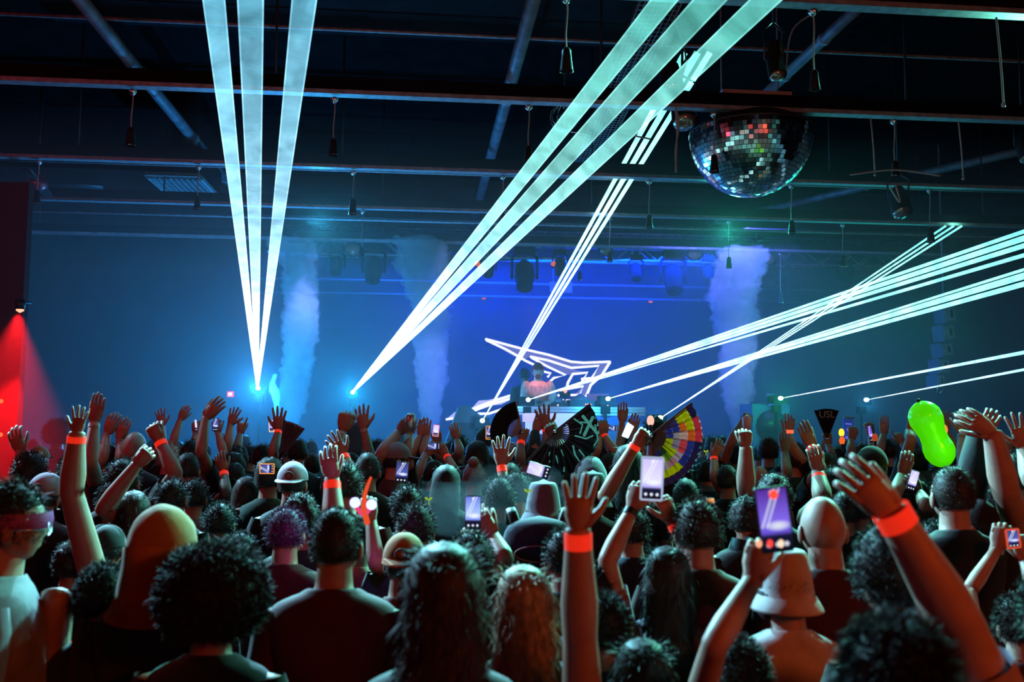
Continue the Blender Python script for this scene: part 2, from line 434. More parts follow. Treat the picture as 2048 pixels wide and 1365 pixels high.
for a_ in [
    (1640, 0, 150, 186, 'black pendant socket on the nearest rail, above and right of the mirror ball'),
    (1132, 0, 105, 150, 'black pendant socket hanging at the top of the picture from a long cord'),
    (245, 1, 262, 296, 'black pendant socket on the second rail, left of the vertical beams'),
    (658, 1, 284, 315, 'black pendant socket on the second rail just right of the vertical beams'),
    (1055, 1, 298, 326, 'black pendant socket on the second rail beside the slanted beams'),
    (1433, 1, 316, 348, 'black pendant socket hanging in front of the mirror ball'),
    (1800, 1, 328, 356, 'black pendant socket on the second rail right of the mirror ball'),
    (60, 2, 385, 410, 'black pendant socket on the third rail at the far left'),
    (385, 2, 397, 421, 'black pendant socket under the air grille on the left'),
    (700, 2, 402, 431, 'black pendant socket on the third rail below the one right of the vertical beams'),
    (1003, 2, 420, 440, 'black pendant socket on the third rail behind the slanted beams'),
    (1300, 2, 434, 458, 'black pendant socket on the third rail left of the mirror ball'),
    (1588, 2, 446, 470, 'black pendant socket on the third rail under the mirror ball'),
    (1868, 2, 460, 487, 'black pendant socket on the third rail at the right laser crossing'),
    (720, 3, 498, 516, 'small black pendant socket above the small spotlights at left'),
    (975, 3, 520, 540, 'small black pendant socket right of the slanted beams'),
    (1220, 3, 507, 526, 'small black pendant socket on the fourth rail beside the steep triple beam'),
    (1460, 3, 518, 538, 'small black pendant socket beside the bright moving head'),
    (1690, 3, 515, 536, 'small black pendant socket on the fourth rail over the right beams'),
    (1160, 4, 545, 562, 'tiny black pendant socket low over the blue backdrop'),
    (1563, 4, 590, 608, 'tiny black pendant socket hanging lowest, right of the violet smoke'),
]: pendant(*a_)
# bare cables
for px, i, yb, nm in ((2017, 0, 215, 'at the upper right corner'), (1753, 1, 352, 'right of the mirror ball'), (1932, 1, 360, 'near the right edge')):
    top = rail_point(px, i); d = (top - CAM).dot(_f); zb = at(px, yb, d)[2]
    t = thing('hanging_cable', f'bare pale cable hanging from the ceiling {nm}', 'cable', (top[0], top[1], zb))
    b = MB(); b.tube([top + ZZ * .0, top * [1, 1, 0] + [.02, 0, (top[2] + zb) / 2], [top[0] + .03, top[1], zb]], .008, 5, smooth_steps=4); b.build('cord', CORD, t, t.location)
    b = MB(); b.ball([top[0] + .03, top[1], zb], .018, 8, 6); b.build('plug', STEEL, t, t.location)
# ------------------------------------------------------------------ mirror ball
def mirror_ball():
    c = at(1501, 268, 9.5); R = 121 / F * 9.5; rng = random.Random(4)
    zc = c[2]; depth = (at(1501, 268, 9.5) - at(1501, 394, 9.5))[2]
    t = thing('mirror_ball', 'half mirror ball hanging flat side up under the second rail', 'mirror ball', c)
    b = MB(); core = R * .985
    b.ball(c, (core, core, depth * .985), 48, 14, ph0=math.pi / 2, ph1=math.pi); b.build('core', mat('ball_core', (.05, .05, .05), .6), t, c)
    m1 = mat('mirror_tile', (.9, .9, .92), .12, 1.0)
    b = MB(); rows = 22
    for j in range(rows):
        ph = math.pi / 2 + (j + .5) / rows * math.pi / 2; rr = math.sin(ph); n = max(6, int(2 * math.pi * rr * R / (.5 * math.pi * R / rows)))
        hh = .5 * math.pi * R / rows * .46
        for i in range(n):
            th = 2 * math.pi * (i + (j % 2) * .5) / n
            d = np.array([rr * math.cos(th), rr * math.sin(th), math.cos(ph)])
            q = c + d * [R, R, depth]
            nn = unit(np.array([d[0] / R, d[1] / R, d[2] / depth]) + np.array([rng.gauss(0, .055) for _ in range(3)]))
            a1 = unit(np.cross(ZZ, nn)); a2 = np.cross(nn, a1); w = 2 * math.pi * rr * R / n * .46
            b.box(q, (2 * w, 2 * hh, .008), (a1, a2, nn))
    b.build('mirror_tiles', m1, t, c, False, kind='stuff')
    b = MB(); b.tube([c + ZZ * .0, c + ZZ * .03], [R * 1.0, R * 1.0], 48); b.build('rim', BLACK, t, c)
    # rings of the grid left bare (dark grout lines carried by a wire cage on the outside)
    b = MB(); b.tube([c + ZZ * .03, c + ZZ * .45], .02, 8); b.build('shaft', BLACK, t, c)
    b = MB(); b.box(c + ZZ * .36, (.72, .42, .05), (UU, VV, ZZ)); b.build('motor_plate', mat('pale_plate', (.55, .62, .65), .5), t, c, False)
    b = MB(); b.tube([c + ZZ * .30 + .22 * np.array([math.cos(k / 16 * 6.283), math.sin(k / 16 * 6.283), 0]) for k in range(17)], .008, 5, cap=False); b.build('cable_loop', BLACK, t, c)
    for sx in (-1, 1):
        b = MB(); b.tube([c + UU * sx * .3 + ZZ * .38, c + UU * sx * .3 + ZZ * 1.9], .008, 5); b.build('suspension_wire', STEEL, t, c)
mirror_ball()
# cable bundle left of the ball
t = thing('cable_bundle', 'pale looped cable bundle hanging left of the mirror ball', 'cable', at(1352, 345, 8.9))
for k in range(3):
    b = MB(); b.tube([at(1350 + k, 215, 8.7), at(1354 + 2 * k, 250, 8.8), at(1353 - k, 300, 8.85), at(1351 + k, 345, 8.9)], .008, 5, smooth_steps=4); b.build('cable', CORD, t, t.location)

# wire-caged work lamp behind the beams, ceiling fan at the left, dark spot fixtures overhead
c = at(1128, 235, 10.5)
t = thing('caged_lamp', 'round wire-caged lamp hanging left of the slanted beams', 'lamp', c)
for k in range(6):
    an = math.pi * k / 6; b = MB(); b.tube([c + .16 * (math.cos(s_) * ZZ + math.sin(s_) * (math.cos(an) * _x + math.sin(an) * np.array([0, 1., 0]))) for s_ in np.linspace(0, 2 * math.pi, 17)], .006, 4, cap=False); b.build('cage_wire', CHROME, t, c)
b = MB(); b.ball(c + ZZ * .04, .06, 12, 8); b.build('bulb', BLACK, t, c)
b = MB(); b.tube([c + ZZ * .14, c + ZZ * .32], [.04, .025], 10); b.build('socket', BLACK, t, c)
b = MB(); b.tube([c + ZZ * .3, c + ZZ * 1.3], .008, 5); b.build('cord', BLACK, t, c)
b = MB(); b.tube([c - ZZ * .16 + _x * .05, c - ZZ * .2 + _x * .3], .008, 5); b.build('bracket', CHROME, t, c)

c = at(75, 366, 11.5)
t = thing('ceiling_fan', 'dark ceiling fan catching red light at the far left', 'fan', c)
b = MB(); b.tube([c + ZZ * 1.2, c + ZZ * .1], .02, 6); b.build('rod', BLACK, t, c)
b = MB(); b.tube([c + ZZ * .1, c + ZZ * .04, c - ZZ * .06, c - ZZ * .1], [.05, .12, .12, .05], 14); b.build('motor', mat('fan_red_lit', (.3, .05, .06), .3, .5), t, c)  # motor coloured red for the red light on it
for k in range(4):
    an = k * math.pi / 2 + .3; dr = np.array([math.cos(an), math.sin(an), 0]); b = MB(); b.tube([c + dr * .1, c + dr * .3, c + dr * .75], [(.03, .01), (.07, .008), (.06, .006)], 8, side=np.cross(dr, ZZ) + ZZ * .2); b.build('blade', BLACK, t, c)

def par_can(px, py, d, label, r=.11):
    c = at(px, py, d); t = thing('spotlight', label, 'spotlight', c)
    b = MB(); b.tube([c + ZZ * .16, c + ZZ * .02, c - ZZ * .1 - VV * .05, c - ZZ * .17 - VV * .08], [.05, r, r * 1.05, r * 1.1], 14, cap=False); b.ball(c + ZZ * .05, (r * .9, r * .9, .1), 12, 6); b.build('housing', BLACK, t, c)
    b = MB(); b.tube([c - ZZ * .15 - VV * .06, c - ZZ * .16 - VV * .07], [r, r], 14); b.build('lens', mat('dull_lens', (.35, .3, .25), .15, .6), t, c)
    b = MB()
    for sx in (-1, 1): b.tube([c + _x * sx * r * 1.1, c + _x * sx * r * 1.15 + ZZ * .25, c + ZZ * .33], .012, 5)
    b.build('yoke', BLACK, t, c)
    b = MB(); b.tube([c + ZZ * .3, np.array([c[0], c[1], 6.95])], .012, 6); b.build('drop_rod', BLACK, t, c)
    return t
par_can(1797, 400, 11.0, 'dark spotlight with looping cables under the third rail at right')
par_can(1548, 120, 8.0, 'dark spotlight on cables above the mirror ball', .07)
par_can(1365, 215, 9.3, 'dark spotlight hidden behind the slanted beams, left of the mirror ball', .12)
par_can(2045, 292, 10.5, 'grey spotlight at the right edge beside the slanting duct', .08)
par_can(1340, 150, 9.2, 'dark spotlight among cables where the steep beams end')
# loose cables looping around
for pts, nm in (([(1350, 40), (1372, 120), (1350, 180)], 'beside the wire tray above the beams'), ([(1640, 20), (1585, 60), (1572, 150)], 'above the mirror ball from the nearest rail'),
                ([(1700, 350), (1790, 340), (1880, 352)], 'slung under the third rail at right'), ([(1780, 375), (1800, 405), (1792, 372)], 'round the dark spotlight at right'),
                ([(1240, 262), (1262, 270), (1300, 278)], 'crossing behind the slanted beams')):
    b = MB(); b.tube([at(x_, y_, 9.0) for x_, y_ in pts], .009, 5, smooth_steps=6)
    tag(b.build('loose_cable', CORD, base=at(*pts[0], 9.0)), f'thin pale loose cable {nm}', 'cable')

# ------------------------------------------------------------------ stage truss and moving heads
TV = 16.9
def troom(px, py, v=TV):
    d = at(px, py, 1.0) - CAM; k = v / (d[0] * VV[0] + d[1] * VV[1]); return CAM + d * k
def truss(u0, u1, v, z, h, label, wd=.3):
    t = thing('lighting_truss', label, 'truss', room(u0, v, z))
    for dz in (0, h):
        for dv in (0, wd):
            b = MB(); b.tube([room(u0, v + dv, z + dz), room(u1, v + dv, z + dz)], .028, 6); b.build('chord', STEEL, t, t.location)
    b = MB(); k = u0; up = 0
    while k < u1 - .4:
        b.tube([room(k, v, z + up * h), room(k + .4, v, z + (1 - up) * h)], .012, 4); b.tube([room(k, v + wd, z + up * h), room(k + .4, v + wd, z + (1 - up) * h)], .012, 4)
        b.tube([room(k, v, z + h), room(k, v + wd, z + h)], .012, 4); k += .4; up = 1 - up
    b.build('bracing', STEEL, t, t.location, kind='stuff')
truss(-2.8, 9.5, TV, 4.95, .35, 'horizontal lighting truss carrying the moving heads over the stage')
truss(-2.8, 11, 17.6, 5.35, .25, 'upper lighting truss behind the one with the moving heads')
for (z, v, nm) in ((4.35, 17.9, 'lowest pipe behind the moving heads'), (4.6, 17.8, 'middle pipe behind the moving heads'), (5.25, 15.2, 'high pipe in front of the stage truss')):
    b = MB(); b.tube([room(-3.2, v, z), room(10, v, z)], .03, 6); tag(b.build('truss_pipe', mat('blue_grey_pipe', (.2, .22, .28), .4, .5), base=room(-3.2, v, z)), f'horizontal {nm}', 'pipe')

HEADB = mat('matt_black', (.006, .006, .008), .85, spec=.15)
def moving_head(px, py, s, label, tilt=0.0, lit=None):
    """yoke-mounted moving head; px,py = centre of the yoke, s = scale"""
    c = troom(px, py); t = thing('moving_head', label, 'stage light', c, 'moving heads on the stage truss')
    P = lambda x, y, z: c + _x * x * s - np.array([0, 1., 0]) * y * s + ZZ * z * s
    b = MB(); b.box(P(0, 0, .3), (.34 * s, .3 * s, .14 * s)); b.build('base', HEADB, t, c, False)
    for sx in (-1, 1):
        b = MB(); b.tube([P(sx * .1, 0, .36), P(sx * .1, 0, .5)], .03 * s, 8); b.build('clamp', STEEL, t, c)
        b = MB(); b.tube([P(sx * .1, 0, .26), P(sx * .2, 0, .2), P(sx * .205, 0, 0), P(sx * .2, 0, -.14)], [(.07 * s, .025 * s)] * 4, 8, side=(0, 1, 0)); b.build('yoke_arm', HEADB, t, c)
    dr = unit(np.array([math.sin(tilt) * .3, -.55, -1])); sd = unit(np.cross(dr, _x)); h0 = P(0, 0, -.05)
    b = MB(); b.tube([h0 - dr * .2 * s, h0 - dr * .12 * s, h0 + dr * .08 * s, h0 + dr * .26 * s, h0 + dr * .3 * s], [.09 * s, .155 * s, .165 * s, .13 * s, .135 * s], 14, cap=True); b.build('head', HEADB, t, c)
    b = MB(); b.tube([h0 + dr * .3 * s, h0 + dr * .315 * s], [.115 * s, .11 * s], 14); b.build('lens', mat('dark_lens', (.12, .2, .18), .08, .7) if not lit else lit, t, c)
    b = MB(); b.tube([h0 - dr * .03 * s + .168 * s * (math.cos(a_) * _x + math.sin(a_) * sd) for a_ in np.linspace(math.pi * 1.1, math.pi * 1.9, 9)], .01 * s, 5); b.build('trim_ring', CHROME, t, c)
BIGL = ['big moving head farthest left on the truss, above the left smoke column', 'big moving head on the truss crossed by the slanted beams', 'big moving head above the angular sign on the blue backdrop',
        'big moving head right of the steep beams over the blue backdrop', 'big moving head in front of the violet smoke column']
for (px, py), l in zip(((600, 530), (897, 530), (1049, 540), (1346, 548), (1488, 548)), BIGL): moving_head(px, py, 1.15, l)
SML = ['small moving head second from left on the truss', 'small moving head before the middle smoke column', 'small moving head just behind the slanted beams', 'small moving head touching the steep triple beam',
       'small moving head right of the steep triple beam', 'small moving head left of the violet smoke column', 'small moving head right of the violet smoke column', 'small dim moving head farthest right on the truss']
for (px, py), l in zip(((674, 525), (825, 522), (977, 530), (1120, 527), (1272, 538), (1417, 540), (1558, 545), (1690, 548)), SML): moving_head(px, py, .68, l)
moving_head(748, 530, 1.0, 'big dim moving head between the two left smoke columns')
for (px, py, l) in ((706, 500, 'round blinder lamp left of the small black pendant'), (868, 500, 'round blinder lamp above the middle smoke column'), (1210, 500, 'round blinder lamp right of the steep beams'), (1387, 508, 'round dim brown blinder lamp left of the bright moving head'), (1535, 517, 'round brown blinder lamp right of the bright moving head')):
    c = troom(px, py, 16.6); t = thing('blinder_lamp', l, 'stage light', c)
    b = MB(); b.tube([c + VV * .15, c, c - VV * .08], [.08, .13, .14], 14); b.build('housing', BLACK, t, c)
    b = MB(); b.tube([c - VV * .085, c - VV * .095], [.125, .12], 14); b.build('lens', mat('amber_lens', (.35, .16, .1), .3, .2), t, c)
for (px, py, l) in ((1107, 528, 'small orange-lit lamp above the angular sign'), (955, 528, 'small orange-lit lamp behind the slanted beams'), (1301, 602, 'tiny pink-lit lens on the blue backdrop at right'), (968, 595, 'tiny pink-lit lens on the blue backdrop at left')):
    c = troom(px, py, 16.88 if py < 560 else 18.95); t = thing('indicator_lamp', l, 'lamp', c)
    b = MB(); b.ball(c, .05, 10, 8); b.build('bulb', glow('ember', (1, .18, .08), .7), t, c)
    b = MB(); b.tube([c + VV * .02, c + VV * .14], [.06, .05], 10); b.build('housing', BLACK, t, c)
# pale tile panel on the truss
c = troom(1122, 575, 17.0); b = MB(); b.box(c, (.42, .02, .2), (UU, VV, ZZ)); b.tube([c + UU * .15, c + UU * .15 + ZZ * .6], .008, 5); b.tube([c - UU * .15, c - UU * .15 + ZZ * .6], .008, 5); tag(b.build('acoustic_tile', mat('lilac_panel', (.4, .42, .75), .5), base=c, smooth=False), 'small pale lilac panel behind the steep triple beam', 'panel')

# ------------------------------------------------------------------ lasers and beams
beamA = beam_mat('laser_light_blue', (.7, .86, 1.0), (.15, .55, .76), 1.0)
beamB = beam_mat('laser_light_teal', (.62, .88, 1.0), (.12, .60, .52), 1.0)
def beam(parent, base, A, B, wB, mtl, k, w0=.012, edges=True, flat=.25, e_k=.32, cm=1.0):
    """flat scanned sheet widening from A to B with brighter edges"""
    A = np.array(A); B = np.array(B); dr = unit(B - A)
    view = unit((A + B) / 2 - CAM); sd = unit(np.cross(dr, view)); nr = np.cross(sd, dr); L = np.linalg.norm(B - A)
    b = MB(); n = 26; prev = None; seg = 8
    ts = [(i / (n - 1)) ** 1.5 for i in range(n)]
    rings = []
    for t in ts:
        w = (w0 * (1 - t) + wB * t) / 2; p = A + dr * L * t; th = max(.004, min(.02, w * flat))
        rings.append([p + sd * w * math.cos(a) + nr * th * math.sin(a) for a in np.linspace(0, 2 * math.pi, seg, endpoint=False)])
    for i in range(n - 1):
        t = (ts[i] + ts[i + 1]) / 2; wd = w0 * (1 - t) + wB * t
        conc = min(1.4, k * .8 * (.10 / (wd + .008)) ** 2.3)
        col = (conc, min(1, t * cm), 1.0)
        b.add(rings[i] + rings[i + 1], [(q, (q + 1) % seg, seg + (q + 1) % seg, seg + q) for q in range(seg)], col)
    o = b.build('beam', mtl, parent, base, True, color=True)
    if edges:
        for sgn in (-1, 1):
            e = MB(); rr = []
            for t in ts:
                w = (w0 * (1 - t) + wB * t) / 2; p = A + dr * L * t + sd * sgn * w * .93; r = .0025 + .04 * w
                rr.append([p + sd * r * math.cos(a) + nr * r * math.sin(a) for a in np.linspace(0, 2 * math.pi, 5, endpoint=False)])
            for i in range(n - 1):
                t = (ts[i] + ts[i + 1]) / 2
                e.add(rr[i] + rr[i + 1], [(q, (q + 1) % 5, 5 + (q + 1) % 5, 5 + q) for q in range(5)], (e_k * k * (1.6 - .9 * t), min(1, t * .7), 1.0))
            e.build('beam_edge', mtl, o, base, True, color=True)
def projector(key, label, ends, mtl, k, **kw):
    px, py, d = LASERS[key]; A = at(px, py, d)
    t = thing('laser_projector', label, 'laser', A + VV * .2)
    base = np.array(t.location)
    aim = unit(at(*ends[0][:3]) - A)
    b = MB(); c = A + VV * .22 - ZZ * .02; b.box(c, (.2, .3, .13), (UU, VV, ZZ)); b.build('housing', mat('soot_black', (.003, .003, .003), .95, spec=.1), t, base, False)
    b = MB(); b.tube([A + VV * .06, A + VV * .01], [.032, .032], 14); b.build('aperture', glow('laser_white', (.75, .9, 1), 2.9), t, base)
    b = MB(); b.box(c - ZZ * .14, (.12, .12, .12), (UU, VV, ZZ)); b.build('bracket', mat('soot_black', (.003, .003, .003), .95), t, base, False)
    fl = 1.0 if d < 14.9 and 480 < px < 1400 else 0.0
    b = MB(); b.tube([c - ZZ * .2, np.array([c[0], c[1], fl + .03])], .02, 8); b.tube([np.array([c[0], c[1], fl]), np.array([c[0], c[1], fl + .03])], .2, 12); b.build('stand', mat('soot_black', (.003, .003, .003), .95), t, base)
    for e in ends:
        x_, y_, de, w_ = e[:4]; B = at(x_, y_, de); ex = 1.55 if key in 'DEGH' else 1.0
        beam(t, base, A, A + (B - A) * ex, w_ * de / F * ex, mtl, k * (e[4] if len(e) > 4 else 1), cm=ex, **kw)
    return t
# end point (px, py, distance, width in px)
projector('A', 'laser projector throwing three near-vertical beams at the left', [(421, -60, 4.6, 47), (500, -60, 4.6, 56), (616, -60, 4.6, 53)], beamA, 1.0, w0=.03)
projector('B', 'laser projector throwing three beams slanting up to the upper right', [(1376, -60, 4.5, 48), (1474, -60, 4.5, 56), (1594, -60, 4.5, 50)], beamB, .95, w0=.03)
projector('C', 'laser projector at the stage edge throwing a steep tight triple beam', [(1370, 105, 11.6, 12), (1395, 105, 11.6, 14), (1420, 105, 11.6, 12)], beamB, .9, edges=False, w0=.005)
projector('D', 'laser projector on the booth throwing a fan of beams far to the right', [(2140, 432, 6, 8), (2140, 447, 6, 12), (2140, 463, 6, 10), (2140, 484, 6, 8, .6)], beamB, .7, edges=False, w0=.005)
projector('E', 'laser projector right of the booth throwing a triple beam to the right edge', [(2140, 511, 6.5, 6), (2140, 525, 6.5, 14), (2140, 543, 6.5, 11, .8)], beamB, .75, edges=False, w0=.005)
projector('Fh', 'laser projector hidden behind the crowd with beams climbing to the right', [(1892, 452, 12.6, 4), (1908, 452, 12.6, 4), (1924, 452, 12.6, 4)], beamB, .9, edges=False, w0=.005)
projector('G', 'green-tinged laser projector throwing one thin beam at the right', [(2140, 688, 8, 8)], beamA, .75, edges=False, w0=.006)
projector('H', 'laser projector farthest right throwing one thin violet-white beam', [(2140, 722, 8, 6)], beamA, .75, edges=False, w0=.006)
# where beams strike the rails the steel shines
for (x_, y_, i_, e, c_) in ((1200, 433, 3, 2.2, (.3, .7, 1)), (1912, 455, 3, 2.6, (.25, 1, .7))):
    q = rail_point(x_, i_); light('POINT', 'beam_hit', q + np.array([0, -.12, -.03]), e, c_, .02)

# ------------------------------------------------------------------ smoke jets
def jet(pts, label, density, seed, d, tint=(.9, .92, 1)):
    """lumpy smoke column; pts = (px centre, py, half width px) from nozzle up"""
    b = MB(); nseg = 72; rows = []
    for i in range(len(pts) - 1):
        for k in range(20):
            t = k / 20; rows.append([pts[i][j] * (1 - t) + pts[i + 1][j] * t for j in range(3)])
    rows.append(list(pts[-1]))
    n = len(rows); rr = np.array([r_[2] for r_ in rows]); rr = np.convolve(np.pad(rr, 8, mode='edge'), np.ones(17) / 17, 'valid'); sv = Vector((seed * 7.3, 0, 0))
    for i, (px, py, hw) in enumerate(rows):
        c = at(px, py, d); r = rr[i] * d / F
        for k in range(nseg):
            a = 2 * math.pi * k / nseg; dr = np.array([math.cos(a), math.sin(a), 0])
            p = Vector(c + dr * r); nz = mnoise.noise(p * 2.2 + sv); n2 = abs(mnoise.noise(p * 6 + sv)); n3 = abs(mnoise.noise(p * 13 + sv)); n4 = abs(mnoise.noise(p * 26 + sv))
            q = r * (.86 + .30 * nz + .42 * n2) + min(r, .2) * (.45 * n3 + .22 * n4)
            b.v.append(tuple(c + dr * q + ZZ * .06 * mnoise.noise(p * 8)))
    for i in range(n - 1):
        for k in range(nseg): b.f.append((i * nseg + k, i * nseg + (k + 1) % nseg, (i + 1) * nseg + (k + 1) % nseg, (i + 1) * nseg + k)); b.c.append((1, 1, 1))
    b.f.append(tuple(range(nseg))[::-1]); b.c.append((1, 1, 1)); b.f.append(tuple((n - 1) * nseg + k for k in range(nseg))); b.c.append((1, 1, 1))
    base = at(*pts[0][:2], d)
    o = b.build('smoke_jet', fog_mat('smoke_' + str(seed), density, tint, .0), base=base); o['kind'] = 'stuff'; tag(o, label, 'smoke')
jet([(575, 925, 12), (575, 880, 16), (585, 800, 26), (598, 700, 30), (605, 600, 32), (600, 540, 34), (585, 480, 40)], 'smoke column beside the three vertical laser beams', 2.6, 1, 15.0)
jet([(862, 905, 8), (862, 870, 10), (861, 800, 24), (862, 700, 34), (862, 620, 38), (850, 560, 48), (835, 480, 52)], 'smoke column in the middle, under the slanted beams', 2.4, 2, 16.0)
jet([(1478, 900, 8), (1478, 850, 12), (1472, 790, 26), (1478, 720, 34), (1472, 640, 40), (1465, 580, 46), (1490, 500, 48)], 'violet lit smoke column right of the booth', 2.6, 3, 16.0)
jet([(557, 850, 2), (554, 825, 4), (552, 800, 7), (547, 780, 8), (544, 768, 5), (551, 752, 3)], 'small bright smoke puff right beside the left laser', 7.0, 5, 14.0)

# thin blue vapour drifting over the middle of the crowd
c = at(1000, 1010, 4.9); b = MB(); b.ball(c, (.5, .3, .2), 48, 30, fn=lambda d_: .8 + .5 * mnoise.noise(Vector(d_) * 1.8) + .25 * abs(mnoise.noise(Vector(d_) * 6)))
o = b.build('vapour', fog_mat('vapour', .12, (.75, .85, 1)), base=c, kind='stuff'); tag(o, 'thin blue vapour drifting over the middle of the crowd', 'smoke')
# ------------------------------------------------------------------ things on and around the stage
def text_mesh(name, s, size, m, parent, loc, axes, base, ext=.002):
    cu = bpy.data.curves.new(name, 'FONT'); cu.body = s; cu.size = size; cu.extrude = ext; cu.align_x = 'CENTER'; cu.align_y = 'CENTER'
    tmp = bpy.data.objects.new('tmp', cu); SC.collection.objects.link(tmp)
    dg = bpy.context.evaluated_depsgraph_get(); me = bpy.data.meshes.new_from_object(tmp.evaluated_get(dg))
    bpy.data.objects.remove(tmp)
    ax = [np.array(a) for a in axes]
    for v in me.vertices:
        q = np.array(loc) + ax[0] * v.co[0] + ax[1] * v.co[1] + ax[2] * v.co[2] - np.array(base); v.co = q
    me.materials.clear(); me.materials.append(m)
    o = bpy.data.objects.new(name, me); SC.collection.objects.link(o); o.parent = parent
    return o

# DJ booth: table in front, flight-case lip, gear on top
BD = 13.6
bl, br = at(1040, 818, BD), at(1282, 818, BD)
bc = (bl + br) / 2; bw = np.linalg.norm(br - bl); bz = bc[2]
t = thing('dj_booth', 'long performer booth with pale banded top edge and blue front', 'booth', (bc[0], bc[1], 1.0))
base = np.array(t.location)
b = MB(); b.box((bc[0], bc[1] + .35, bz - .03), (bw + .1, .8, .05), (UU, VV, ZZ)); b.build('table_top', mat('table_grey', (.25, .3, .32), .5), t, base, False)
for k, z in enumerate((bz + .01, bz - .035, bz - .08)):
    b = MB(); b.box(np.array([bc[0], bc[1], z]) - VV * .05, (bw + .12, .03, .035), (UU, VV, ZZ)); b.build('rail_band', mat('teal_alu', (.4, .5, .5), .35, .6), t, base, False)
b = MB(); b.box(np.array([bc[0], bc[1], (bz - .1 + 1) / 2]) - VV * .02, (bw, .04, bz - 1.1), (UU, VV, ZZ)); b.build('front_panel', mat('booth_blue', (.08, .16, .5), .6), t, base, False)
b = MB(); b.box(at(1107, 848, BD - .26), (.82, .02, .30), (UU, VV, ZZ)); b.build('lilac_panel', mat('booth_lilac_light', (.8, .62, .85), .6, emit=(.55, .38, .72), estr=.6), t, base, False)  # glowing sheet for the lilac light on the booth front
b = MB(); b.box(at(1074, 836, BD - .29), (.42, .015, .12), (UU, VV, ZZ)); b.build('pink_light_strip', mat('booth_pink_light', (.9, .5, .5), .6, emit=(.9, .3, .3), estr=.5), t, base, False)  # glowing sheet for the pink light on the booth front
for sx in (-1, 1):
    for q in (0, 1):
        b = MB(); pp = np.array([bc[0], bc[1], 0]) + UU * sx * (bw / 2 - .05) + VV * (.05 + .6 * q); b.box((pp[0], pp[1], (bz + 1) / 2 - .02), (.05, .05, bz - 1.05)); b.build('leg', STEEL, t, base, False)
def gear(px, py, sz, name, label, cat, dv=.3, lights=()):
    c = at(px, py, BD + dv); c[2] = bz + sz[2] / 2; t = thing(name, label, cat, c - ZZ * sz[2] / 2)
    b = MB(); b.box(c, sz, (UU, VV, ZZ)); b.build('case', BLACK, t, t.location, False)
    b = MB(); b.tube([c + ZZ * sz[2] / 2, c + ZZ * (sz[2] / 2 + .02)], [min(sz[0], sz[1]) * .38] * 2, 18); b.build('platter', STEEL, t, t.location)
    for k, (fx, col) in enumerate(lights):
        b = MB(); b.ball(c + UU * fx * sz[0] / 2 - VV * sz[1] / 2, .013, 8, 6); b.build('indicator', glow('led_%d%d%d' % tuple(int(9 * q) for q in col), col, 1.5), t, t.location)
gear(1070, 806, (.32, .38, .09), 'media_player', 'media player at the left end of the booth', 'player', .3, ((-.4, (1, .6, .4)),))
gear(1112, 806, (.34, .38, .10), 'mixing_desk', 'mixing desk in front of the performer', 'mixer', .3, ((0, (1, .8, .8)),))
gear(1160, 806, (.36, .38, .13), 'media_player', 'large media player right of the performer', 'player', .25, ((.3, (1, .3, .3)), (.5, (1, 1, .9)), (.7, (1, .3, .2))))
gear(1205, 806, (.30, .36, .10), 'media_player', 'media player at the right end of the booth', 'player', .35, ((.3, (1, .3, .5)),))
# microphone on stand, laptop, small wedge
c = at(1130, 790, BD + .4); t = thing('microphone', 'microphone on a short stand at the booth beside the performer', 'microphone', (c[0], c[1], bz))
b = MB(); b.tube([(c[0], c[1], bz), (c[0], c[1], c[2])], .012, 6); b.build('stand', BLACK, t, t.location)
b = MB(); b.box(c, (.16, .08, .09)); b.build('body', BLACK, t, t.location); b = MB(); b.ball(c - VV * .03 + ZZ * .05, .03, 8, 6); b.build('light', glow('tally', (1, .5, .4), 1.2), t, t.location)
# laptop lid
c = at(1194, 797, BD + .5); t = thing('laptop', 'open laptop with pinkish lit edge at the right of the booth', 'laptop', (c[0], c[1], bz))
b = MB(); b.box((c[0], c[1], bz + .02), (.34, .24, .02), (UU, VV, ZZ)); b.build('keyboard', BLACK, t, t.location)
b = MB(); b.box((c[0], c[1] - .12, bz + .13), (.34, .012, .2), (UU, VV, ZZ)); b.build('lid', mat('lid_dark', (.1, .1, .2), .4, emit=(.3, .2, .8), estr=.3), t, t.location)

# stage monitor wedges on the stage front edge
c = at(934, 850, 13.0); t = thing('floor_monitor', 'dark slanted stage monitor left of the black folding fan', 'speaker', c - ZZ * .4)
b = MB(); o_ = [(-.38, -.45), (.22, -.5), (.42, -.05), (.10, .25), (-.12, .26)]
for dv in (0, .5): b.v += [tuple(c + _x * x_ + ZZ * z_ + VV * dv) for x_, z_ in [(-.42, -.6), (.32, -.6), (.42, -.05), (.0, .28), (-.12, .24)]]
n_ = 5; b.f += [tuple(range(n_))[::-1], tuple(range(n_, 2 * n_))] + [(k, (k + 1) % n_, n_ + (k + 1) % n_, n_ + k) for k in range(n_)]; b.c += [(1, 1, 1)] * 7
b.build('cabinet', mat('teal_black', (.06, .09, .1), .5), t, t.location, False)
b = MB(); b.box(c + _x * .08 - ZZ * .12 - VV * .01, (.5, .02, .3)); b.build('grille', BLACK, t, t.location, False)
b = MB(); b.box(c - _x * .1 - ZZ * .37 - VV * .02, (.2, .02, .02)); b.build('handle', CHROME, t, t.location, False)
c = at(1243, 862, 13.2); t = thing('flight_case', 'tall blue-lit flight case under the right end of the booth', 'case', (c[0], c[1], 1.0))
b = MB(); b.box((c[0], c[1], 1.45), (.9, .5, .9), (UU, VV, ZZ)); b.build('body', mat('case_blue', (.08, .14, .3), .5), t, t.location, False)
